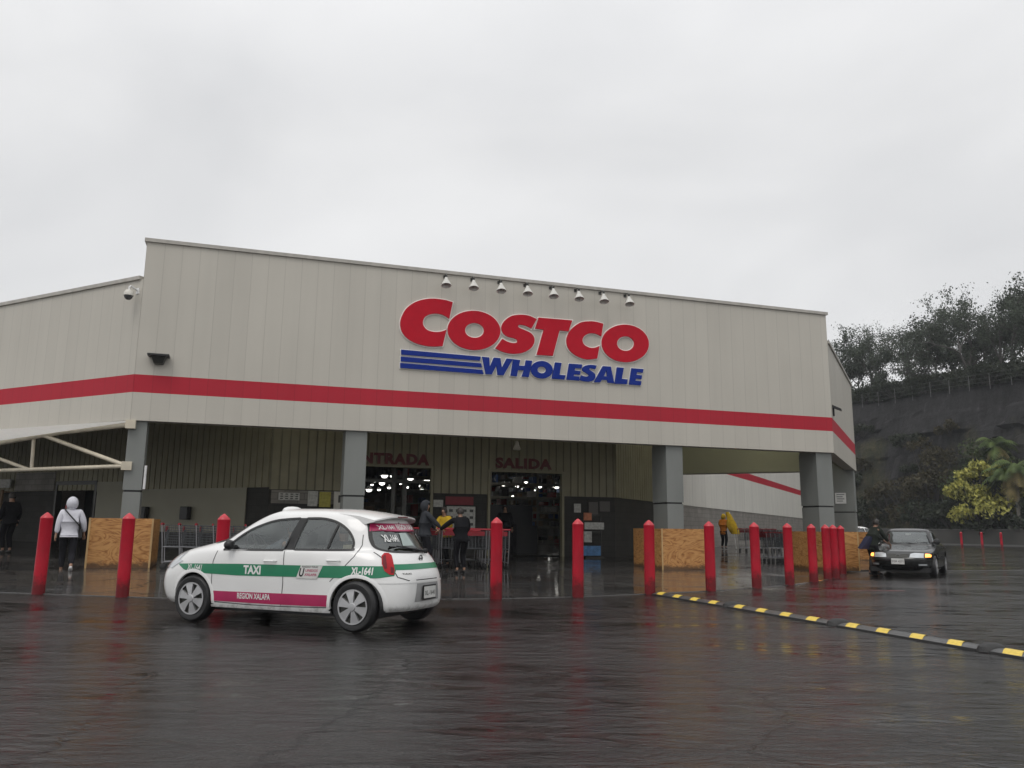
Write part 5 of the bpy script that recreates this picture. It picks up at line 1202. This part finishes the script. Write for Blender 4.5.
# occupants of the taxi (they sit in it)
def in_taxi(x, y, z): return tx.matrix_world @ Vector((x, y, z))
bpy.context.view_layer.update()
drv = person(in_taxi(1.28, .34, .42), TH-PI/2, 1.60, 'driver in a grey jacket behind the wheel of the taxi', (cloth('grey_blue_shirt', (.12, .14, .17)), dk, shoe_d), seated=True, lean=-.15, hands=((-.1, .42, .40), (.15, .44, .42)))
psg = person(in_taxi(.52, .30, .43), TH-PI/2, 1.55, 'passenger seen as a dark shape in the rear seat of the taxi', (dk, dk, shoe_d), seated=True, lean=-.1, hands=((-.15, .3, .15), (.15, .3, .15)))

# ------------------------------------------------------------------ cliff, terrain, trees
CD = Vector((.473, -.881, 0)); CN = Vector((-.881, -.473, 0)); C0 = Vector((43.8, 100, 0))
def cliff_mat():
    m, t, b, o = nt('dark_rock'); b.inputs['Roughness'].default_value = .8
    tc = N(t, 'ShaderNodeTexCoord'); 
    mp = N(t, 'ShaderNodeMapping'); mp.inputs['Scale'].default_value = (1.5, 1.5, .6); t.links.new(tc.outputs['Object'], mp.inputs[0])
    a = N(t, 'ShaderNodeTexNoise', i_Scale=.9, i_Detail=10., i_Roughness=.82); t.links.new(mp.outputs[0], a.inputs['Vector'])
    rock = ramp(t, a.outputs['Fac'], [(.38, (.006, .0055, .006)), (.5, (.017, .016, .017)), (.60, (.032, .030, .032)), (.70, (.10, .095, .095))])
    g_ = N(t, 'ShaderNodeTexNoise', i_Scale=.16, i_Detail=6., i_Roughness=.6); t.links.new(tc.outputs['Object'], g_.inputs['Vector'])
    veg = ramp(t, a.outputs['Fac'], [(.38, (.014, .018, .008)), (.5, (.04, .04, .018)), (.65, (.085, .07, .034))])
    sx_ = N(t, 'ShaderNodeSeparateXYZ'); t.links.new(tc.outputs['Object'], sx_.inputs[0])
    mr = N(t, 'ShaderNodeMapRange'); mr.inputs['From Min'].default_value = 14; mr.inputs['From Max'].default_value = 0; mr.inputs['To Min'].default_value = -.15; mr.inputs['To Max'].default_value = .2; t.links.new(sx_.outputs[2], mr.inputs[0])
    ad = N(t, 'ShaderNodeMath', operation='ADD'); t.links.new(g_.outputs['Fac'], ad.inputs[0]); t.links.new(mr.outputs[0], ad.inputs[1])
    mx = N(t, 'ShaderNodeMix', data_type='RGBA'); t.links.new(ramp(t, ad.outputs[0], [(.46, 0.), (.58, 1.)]), mx.inputs[0]); t.links.new(rock, mx.inputs[6]); t.links.new(veg, mx.inputs[7]); t.links.new(mx.outputs[2], b.inputs['Base Color'])
    bp = N(t, 'ShaderNodeBump', i_Strength=1., i_Distance=.4); t.links.new(a.outputs['Fac'], bp.inputs['Height']); t.links.new(bp.outputs[0], b.inputs['Normal'])
    return m
w = MB(); NS, NV = 260, 44
for i in range(NS+1):
    s = -70+i*(170/NS)
    for j in range(NV+1):
        v = j/NV; p = C0+CD*s+CN*(5.5*(1-v)**1.1)
        q = Vector((s*.30, v*1.6, 0)); dsp = noise.fractal(q, .9, 2.1, 6)*.8 + (noise.cell(Vector((s*.35+noise.noise(q)*1.5, v*7, 3)))-.5)*.35
        top = 17.1+noise.fractal(Vector((s*.1, 0, 7)), 1, 2, 4)*.35
        p += CN*dsp*min(1, 4*(1-v)+.15); p.z = v*top-.3*(v == 0); w.v.append(tuple(p))
for i in range(NS):
    for j in range(NV): a = i*(NV+1)+j; w.f.append((a, a+NV+1, a+NV+2, a+1)); w.m.append(0)
struct(w.build('rock_cliff', cliff_mat(), smooth=False))
w = MB(); n1_ = 60
M['grass'] = mat('rough_grass', (.035, .045, .02), .9, var=.4, scale=.8)
for i in range(n1_+1):
    s = -70+i*(170/n1_)
    for j in range(14): d_ = -.2+j*8; p = C0+CD*s-CN*d_; p.z = 17.0+d_*.05+noise.noise(p*.1)*.4*(j > 0); w.v.append(tuple(p))
for i in range(n1_):
    for j in range(13): a = i*14+j; w.f.append((a, a+14, a+15, a+1)); w.m.append(0)
struct(w.build('hilltop', M['grass'], smooth=True))
# low wall
lw = empty('low_wall', C0+CN*8, 0, 'low grey boundary wall at the far end of the lot under the cliff', 'wall')
w = MB(); X = Matrix.Rotation(math.atan2(CD.y, CD.x), 4, 'Z'); w.box((-30, -.12, 0), (70, .12, 1.5), 0, X); w.build('wall_face', mat('damp_dark_wall', (.05, .048, .043), .7, var=.3, scale=.5), lw)
w = MB(); w.box((-30, -.18, 1.5), (70, .18, 1.58), 0, X); w.build('wall_cap', mat('wall_cap', (.10, .10, .095), .6), lw)
w = MB(); w.box((-30, -.75, 0), (70, -.5, .15), 0, X); w.build('kerb', mat('far_kerb', (.11, .11, .105), .6), lw)
# planting bed ground between wall and cliff
w = MB(); P = [C0+CD*-40+CN*7.8, C0+CD*95+CN*7.8, C0+CD*95+CN*3, C0+CD*-40+CN*3]; w.add([(p.x, p.y, .9) for p in P], [(0, 1, 2, 3)]); struct(w.build('planting_bed', M['grass']))
# fence on the cliff top
fe = empty('wire_fence', C0+CN*.3+Vector((0, 0, 17)), 0, 'thin wire fence on grey posts along the top of the cliff', 'fence')
for i in range(34):
    s = -6+i*2.3; p = CD*s; pz = noise.fractal(Vector((s*.1, 0, 7)), 1, 2, 4)*.35
    w = MB(); w.tube([p+Vector((0, 0, pz-.4)), p+Vector((0, 0, pz+1.35))], .04, 5); w.build('post', mat('fence_post', (.13, .13, .125), .7) if i == 0 else bpy.data.materials['fence_post'], fe)
w = MB()
for h in (.4, .85, 1.3):
    w.tube([CD*s+Vector((0, 0, h+noise.fractal(Vector((s*.1, 0, 7)), 1, 2, 4)*.35)) for s in [-6+2.3*k for k in range(34)]], .011, 3)
w.build('wires', bpy.data.materials['fence_post'], fe)

def leafmat(n, lo, hi, sc=1.2, tr=.25):
    m, t, b, o = nt(n); b.inputs['Roughness'].default_value = .6; b.inputs['Specular IOR Level'].default_value = .3
    tc = N(t, 'ShaderNodeTexCoord'); a = N(t, 'ShaderNodeTexNoise', i_Scale=sc, i_Detail=4.); t.links.new(tc.outputs['Object'], a.inputs['Vector'])
    c = ramp(t, a.outputs['Fac'], [(.35, lo), (.65, hi)]); t.links.new(c, b.inputs['Base Color'])
    tl = N(t, 'ShaderNodeBsdfTranslucent'); t.links.new(c, tl.inputs[0]); mx = N(t, 'ShaderNodeMixShader'); mx.inputs[0].default_value = tr
    t.links.new(b.outputs[0], mx.inputs[1]); t.links.new(tl.outputs[0], mx.inputs[2]); t.links.new(mx.outputs[0], o.inputs[0]); return m
LM = [leafmat('grey_green_leaves', (.034, .046, .032), (.08, .098, .066)), leafmat('dark_green_leaves', (.018, .026, .015), (.045, .055, .032)), leafmat('brown_olive_leaves', (.035, .032, .016), (.085, .072, .036)),
      leafmat('yellow_green_leaves', (.09, .11, .025), (.66, .62, .16), 3.), leafmat('mid_green_leaves', (.03, .05, .018), (.08, .10, .04))]
M['bark'] = mat('bark', (.055, .05, .045), .85, bump=.5, bscale=12)
def leaf(w, p, s, r, up=.3):
    d = Vector((r.gauss(0, 1), r.gauss(0, 1), r.gauss(0, 1)*.6+up)).normalized(); e = d.orthogonal().normalized(); e = Matrix.Rotation(r.uniform(0, 6.3), 3, d) @ e; f = d.cross(e)
    w.v += [tuple(p+e*s), tuple(p+f*s*.45), tuple(p-e*s*.9), tuple(p-f*s*.45)]; n = len(w.v); w.f.append((n-4, n-3, n-2, n-1)); w.m.append(0)
def make_tree(seed, H, spread, leaves, ls, lm, base=.25, bare=.0):
    r = random.Random(seed); br = MB(); lf = MB(); tips = []
    def grow(p, d, L, rad, lv):
        pts = [p]; q = p.copy(); dd = d.copy(); k = 4
        for i in range(k): dd = (dd+Vector((r.gauss(0, .16), r.gauss(0, .16), r.gauss(0, .08)+.05))).normalized(); q = q+dd*(L/k); pts.append(q.copy())
        br.tube(pts, [rad*(1-.5*i/k) for i in range(k+1)], 5 if lv < 2 else 3, cap=False)
        if lv >= 2:
            for x in pts[1:]: tips.append((x, lv))
        if lv < 4:
            nb = 3 if lv else 5
            for i in range(nb):
                a = r.uniform(0, 2*PI); tilt = r.uniform(.35, .95) if lv else r.uniform(.3, .8)
                e = dd.orthogonal().normalized(); e = Matrix.Rotation(a, 3, dd) @ e; nd = (dd*math.cos(tilt)+e*math.sin(tilt)*spread).normalized()
                grow(pts[r.choice((2, 3, 4)) if lv else r.choice((2, 3, 4, 4))], nd, L*r.uniform(.55, .8), rad*.5, lv+1)
    grow(Vector((0, 0, -.3)), Vector((r.gauss(0, .06), r.gauss(0, .06), 1)).normalized(), H*.42, H*.018, 0)
    zm = max(t_[0].z for t_ in tips)
    for _ in range(leaves):
        x, lv = r.choice(tips)
        if r.random() < bare*(x.z/zm)**1.5: continue
        leaf(lf, x+Vector((r.gauss(0, .3), r.gauss(0, .3), r.gauss(0, .25)))*(H/11), ls*r.uniform(.6, 1.3), r)
    o = empty('broadleaf_tree', (0, 0, 0)); br.build('trunk', M['bark'], o, True); lf.build('crown', lm, o); return o
protos = [make_tree(11, 10.5, 1.0, 8000, .14, LM[0], bare=.75), make_tree(12, 11.5, 1.15, 8000, .14, LM[0], bare=.85), make_tree(13, 9.5, 1.1, 8500, .16, LM[1], bare=.5), make_tree(14, 12, .95, 8000, .135, LM[0], bare=.92)]
used = set()
tl_lab = ['low bushy tree nearest the building corner on the cliff top', 'tree on the cliff top just right of the building', 'thin grey tree second from the building on the cliff top', 'thin tree behind the first gap of sky on the cliff top', 'round crowned tree left of the middle of the cliff top', 'dense tree near the middle of the cliff top', 'tree with bare twigs standing at the middle of the cliff top',
          'tall tree right of the middle of the cliff top', 'tallest twiggy tree on the right of the cliff top', 'full tree behind the tallest twiggy one', 'broad tree near the right edge of the photo on the cliff top', 'tree at the right edge of the photo on the cliff top', 'tree just outside the right edge on the cliff top', 'dark tree behind the building corner on the cliff top', 'lower tree filling the gap behind the middle trees', 'lower tree filling the gap behind the right trees', 'last tree leaning out at the right edge', 'tall thin tree rising just beside the building corner', 'tree mostly hidden behind the building corner on the hill', 'hazy tree set back between two nearer ones left of the middle']
spec = [(-4, 6, 2, .85), (0, 3, 0, .85), (3.0, 7, 1, .85), (5.5, 3, 3, .80), (8.0, 5, 2, 1.0), (10.5, 8, 0, 1.1), (12.5, 4, 1, .98), (15, 6, 3, 1.0), (17.5, 3, 1, 1.12), (19, 8, 2, 1.1), (21.5, 4, 0, 1.05), (24, 7, 3, 1.1), (27.5, 4, 1, 1.1), (-8, 8, 1, .9), (9.5, 13, 2, 1.0), (17, 14, 2, 1.0), (30, 7, 2, 1.1), (-6, 12, 3, 1.05), (-11, 10, 0, 1.1), (6.5, 10, 0, 1.1)]
for i, (s, d_, k, sc_) in enumerate(spec):
    o = protos[k] if k not in used else copy_tree(protos[k]); used.add(k)
    p = C0+CD*s-CN*d_; p.z = 17.0+d_*.05; o.location = p; o.scale = (sc_*1.05, sc_*1.05, sc_*(1.16 if i % 2 else 1.08)); o.rotation_euler = (0, 0, rnd.uniform(0, 6.3)); tag(o, tl_lab[i], 'tree', 'trees along the cliff top')
def bush(seed, R, H, n, ls, lm, clumps=14, trunk=True, name='shrub', squash=.8):
    r = random.Random(seed); lf = MB(); br = MB(); cs = []
    for i in range(clumps):
        a = r.uniform(0, 2*PI); rr = R*math.sqrt(r.random())*.8; z = H*(.25+.6*r.random()*(1-.5*(rr/R)**2)); cs.append((Vector((rr*math.cos(a), rr*math.sin(a), z)), R*r.uniform(.22, .42)))
        br.tube([(0, 0, 0), (rr*math.cos(a)*.35, rr*math.sin(a)*.35, z*.5), cs[-1][0]], [R*.04, R*.025, R*.01], 4, cap=False)
    for _ in range(n):
        c, q = r.choice(cs); d = Vector((r.gauss(0, 1), r.gauss(0, 1), r.gauss(0, 1))).normalized()*q*r.random()**.4; d.z *= squash; leaf(lf, c+d, ls*r.uniform(.6, 1.3), r, .5)
    o = empty(name, (0, 0, 0)); br.build('trunk', M['bark'], o); lf.build('crown', lm, o); return o
def onb(px, off, z=0.9):   # point on a line parallel to the cliff at offset towards camera
    base = C0+CN*off; d = ray(px, 540); nn = Vector((-CD.y, CD.x, 0)); k = (base-CAM).dot(nn)/d.dot(nn); p = CAM+d*k; p.z = z; return p
bs_list = [('dark shrub low under the cliff left of the black car', 868, 4.5, 3., 5.5, 1, 1400), ('olive brown shrub climbing the cliff above the black car roof', 893, 4., 2.6, 7, 2, 1700), ('olive shrub between the building and the yellow tree', 912, 4., 3, 8.5, 2, 2000),
           ('tallest green brown shrub under the cliff, left of the yellow tree', 938, 3.5, 3.4, 13.5, 2, 2600), ('dark low shrub left of the yellow tree behind the low wall', 928, 6.2, 2.6, 4.5, 1, 1500), ('dark low shrub under the yellow tree', 952, 6.2, 2.6, 4., 1, 1500), ('dark hedge shrub under the palms', 985, 6.4, 3., 3.6, 1, 1500),
           ('green tree rising behind the yellow tree and the palms', 990, 3.6, 4.2, 11.5, 4, 3600), ('green tree behind the palms at the right edge', 1018, 3.4, 4.2, 11.5, 4, 3400), ('low shrub at the right edge behind the palms', 1016, 6.2, 2.8, 4.2, 1, 1200)]
for i, (lab, px, off, R, H, k, n) in enumerate(bs_list):
    o = bush(50+i, R, H, n, .24, LM[k], clumps=16 if H < 8 else 24); o.location = onb(px, off); tag(o, lab, 'shrub' if H < 11 else 'tree')
o = bush(77, 3.6, 8.6, 5200, .27, LM[3], clumps=34, name='yellow_tree', squash=.55); o.location = onb(992, 6.4, .2); o.scale = (1, 1, 1.12); tag(o, 'bright yellow green tree with layered leaf clumps behind the low wall', 'tree')
# hedge strip on cliff top under the trees
for i, s in enumerate([-9+k*1.9 for k in range(22)]+[-6+k*2.6 for k in range(12)]):
    if i == 0: hb_ = bush(90, 2.6, 3.6, 2600, .2, LM[1], clumps=22); o = hb_
    else: o = copy_tree(hb_)
    p = C0+CD*s-CN*(7.5 if i > 21 else 1.6 if i % 2 else 3.6); p.z = 16.6; o.location = p; o.rotation_euler = (0, 0, i*1.3); tag(o, 'dark green bush behind the wire fence on the cliff top', 'shrub', 'bushes behind the cliff top fence')
for i in range(16):
    rr_ = random.Random(300+i); s_ = rr_.uniform(-4, 26); v_ = rr_.uniform(.12, .8)*(1-.3*max(0, (s_-8)/20)); 
    if i == 0: cb_ = bush(131, 1.5, 1.9, 900, .2, LM[2], clumps=9); o = cb_
    elif i == 1: cb2_ = bush(132, 1.7, 1.6, 900, .19, LM[1], clumps=9); o = cb2_
    else: o = copy_tree(cb_ if i % 2 else cb2_)
    p = C0+CD*s_+CN*(5.5*(1-v_)**1.1+.4); p.z = v_*17-.6; o.location = p; o.rotation_euler = (0, 0, i); sc_ = rr_.uniform(.7, 1.5); o.scale = (sc_, sc_, sc_)
    tag(o, 'small bush rooted on the dark cliff face', 'shrub', 'small bushes rooted on the cliff face')
# palms
def palm(seed, H):
    r = random.Random(seed); o = empty('palm_tree', (0, 0, 0)); w = MB(); w.tube([(0, 0, -.2), (.05, 0, H*.3), (.12, .05, H*.7), (.15, .05, H)], [.26, .2, .17, .15], 10); w.build('trunk', mat('palm_bark', (.16, .15, .13), .8, bump=.5), o, True)
    w = MB(); top = Vector((.15, .05, H))
    for k in range(26):
        a = 2*PI*k/26*2.4+r.uniform(-.2, .2); el = r.uniform(-.5, 1.2); L = r.uniform(2.2, 3.); p = top.copy(); d = Vector((math.cos(a)*math.cos(el), math.sin(a)*math.cos(el), math.sin(el))); prev = p.copy()
        for j in range(14):
            d = (d+Vector((0, 0, -.15))).normalized(); q = prev+d*L/14; sd = d.cross(Vector((0, 0, 1))).normalized()
            for sg in (-1, 1):
                ll = .75*math.sin(PI*(j+1.5)/16); e = q+sd*sg*ll+Vector((0, 0, -.28*ll*2))
                w.v += [tuple(prev), tuple(q), tuple(e)]; n = len(w.v); w.f.append((n-3, n-2, n-1)); w.m.append(0 if el > -.1 else 1)
            prev = q
    w.build('crown', [leafmat('palm_fronds', (.04, .07, .018), (.13, .18, .05)), leafmat('old_palm_fronds', (.14, .12, .04), (.28, .22, .09))], o); return o
for i, (px, H, lab) in enumerate([(1012, 6.4, 'left palm of the pair at the right edge of the lot'), (1021, 7.2, 'right palm of the pair at the right edge of the lot'), (1003, 9.0, 'taller green palm behind the pair')]):
    o = palm(i+3, H); o.location = onb(px, 7.2 if i < 2 else 5, .9 if i == 2 else .3); tag(o, lab, 'palm')
# ------------------------------------------------------------------ world, light, render
wd = bpy.data.worlds.new('World'); SC.world = wd; wd.use_nodes = True; t = wd.node_tree; t.nodes.clear()
out = t.nodes.new('ShaderNodeOutputWorld'); bg = t.nodes.new('ShaderNodeBackground'); t.links.new(bg.outputs[0], out.inputs[0]); bg.inputs[1].default_value = .1
sky = t.nodes.new('ShaderNodeTexSky'); sky.sky_type = 'NISHITA'; sky.sun_disc = False; sky.sun_elevation = math.radians(58); sky.sun_rotation = math.radians(200); sky.dust_density = 6
tc = t.nodes.new('ShaderNodeTexCoord'); mp = t.nodes.new('ShaderNodeMapping'); mp.inputs['Scale'].default_value = (1.3, 1.3, 2.6); t.links.new(tc.outputs['Generated'], mp.inputs[0])
nz = t.nodes.new('ShaderNodeTexNoise'); nz.inputs['Scale'].default_value = 1.6; nz.inputs['Detail'].default_value = 4; nz.inputs['Roughness'].default_value = .45; nz.inputs['Distortion'].default_value = .4; t.links.new(mp.outputs[0], nz.inputs['Vector'])
cl = ramp(t, nz.outputs['Fac'], [(.3, (6.5, 6.55, 6.65)), (.48, (7.35, 7.37, 7.42)), (.72, (8.5, 8.5, 8.5))])
sx = t.nodes.new('ShaderNodeSeparateXYZ'); t.links.new(tc.outputs['Generated'], sx.inputs[0])
zg = ramp(t, sx.outputs[2], [(0., (1., 1., 1.)), (.45, (1., 1., 1.)), (.8, (1.35, 1.35, 1.35)), (1., (1.5, 1.5, 1.5))])
mm = t.nodes.new('ShaderNodeMix'); mm.data_type = 'RGBA'; mm.blend_type = 'MULTIPLY'; mm.inputs[0].default_value = 1; t.links.new(cl, mm.inputs[6]); t.links.new(zg, mm.inputs[7])
m2 = t.nodes.new('ShaderNodeMix'); m2.data_type = 'RGBA'; m2.inputs[0].default_value = .93; t.links.new(sky.outputs[0], m2.inputs[6]); t.links.new(mm.outputs[2], m2.inputs[7]); t.links.new(m2.outputs[2], bg.inputs[0])
sd = bpy.data.lights.new('sun', 'SUN'); sd.energy = .6; sd.angle = math.radians(25); sd.color = (1, .97, .93); so = bpy.data.objects.new('sun', sd); C.objects.link(so)
el = math.radians(58); az = math.radians(200); dirv = Vector((math.sin(az)*math.cos(el), math.cos(az)*math.cos(el), math.sin(el)))
so.rotation_euler = dirv.to_track_quat('Z', 'Y').to_euler(); so.location = (0, -20, 40)
SC.render.engine = 'CYCLES'; SC.cycles.volume_bounces = 0; SC.cycles.max_bounces = 8; SC.cycles.diffuse_bounces = 4; SC.cycles.transparent_max_bounces = 10
SC.view_settings.view_transform = 'Standard'; SC.view_settings.look = 'None'; SC.view_settings.gamma = 1; SC.view_settings.exposure = .17

hz = MB(); hz.box((-270, -50, -1), (270, 270, 45)); ho = hz.build('haze', [])
hm_ = bpy.data.materials.new('haze_air'); hm_.use_nodes = True; ht_ = hm_.node_tree; ht_.nodes.clear(); ho.data.materials.append(hm_)
hout = ht_.nodes.new('ShaderNodeOutputMaterial'); hv = ht_.nodes.new('ShaderNodeVolumePrincipled'); hv.inputs['Color'].default_value = (.85, .88, .92, 1); hv.inputs['Density'].default_value = .0005; ht_.links.new(hv.outputs[0], hout.inputs['Volume'])
ho['kind'] = 'stuff'; ho['label'] = 'thin grey rainy haze in the air over the lot and cliff'; ho['category'] = 'haze'
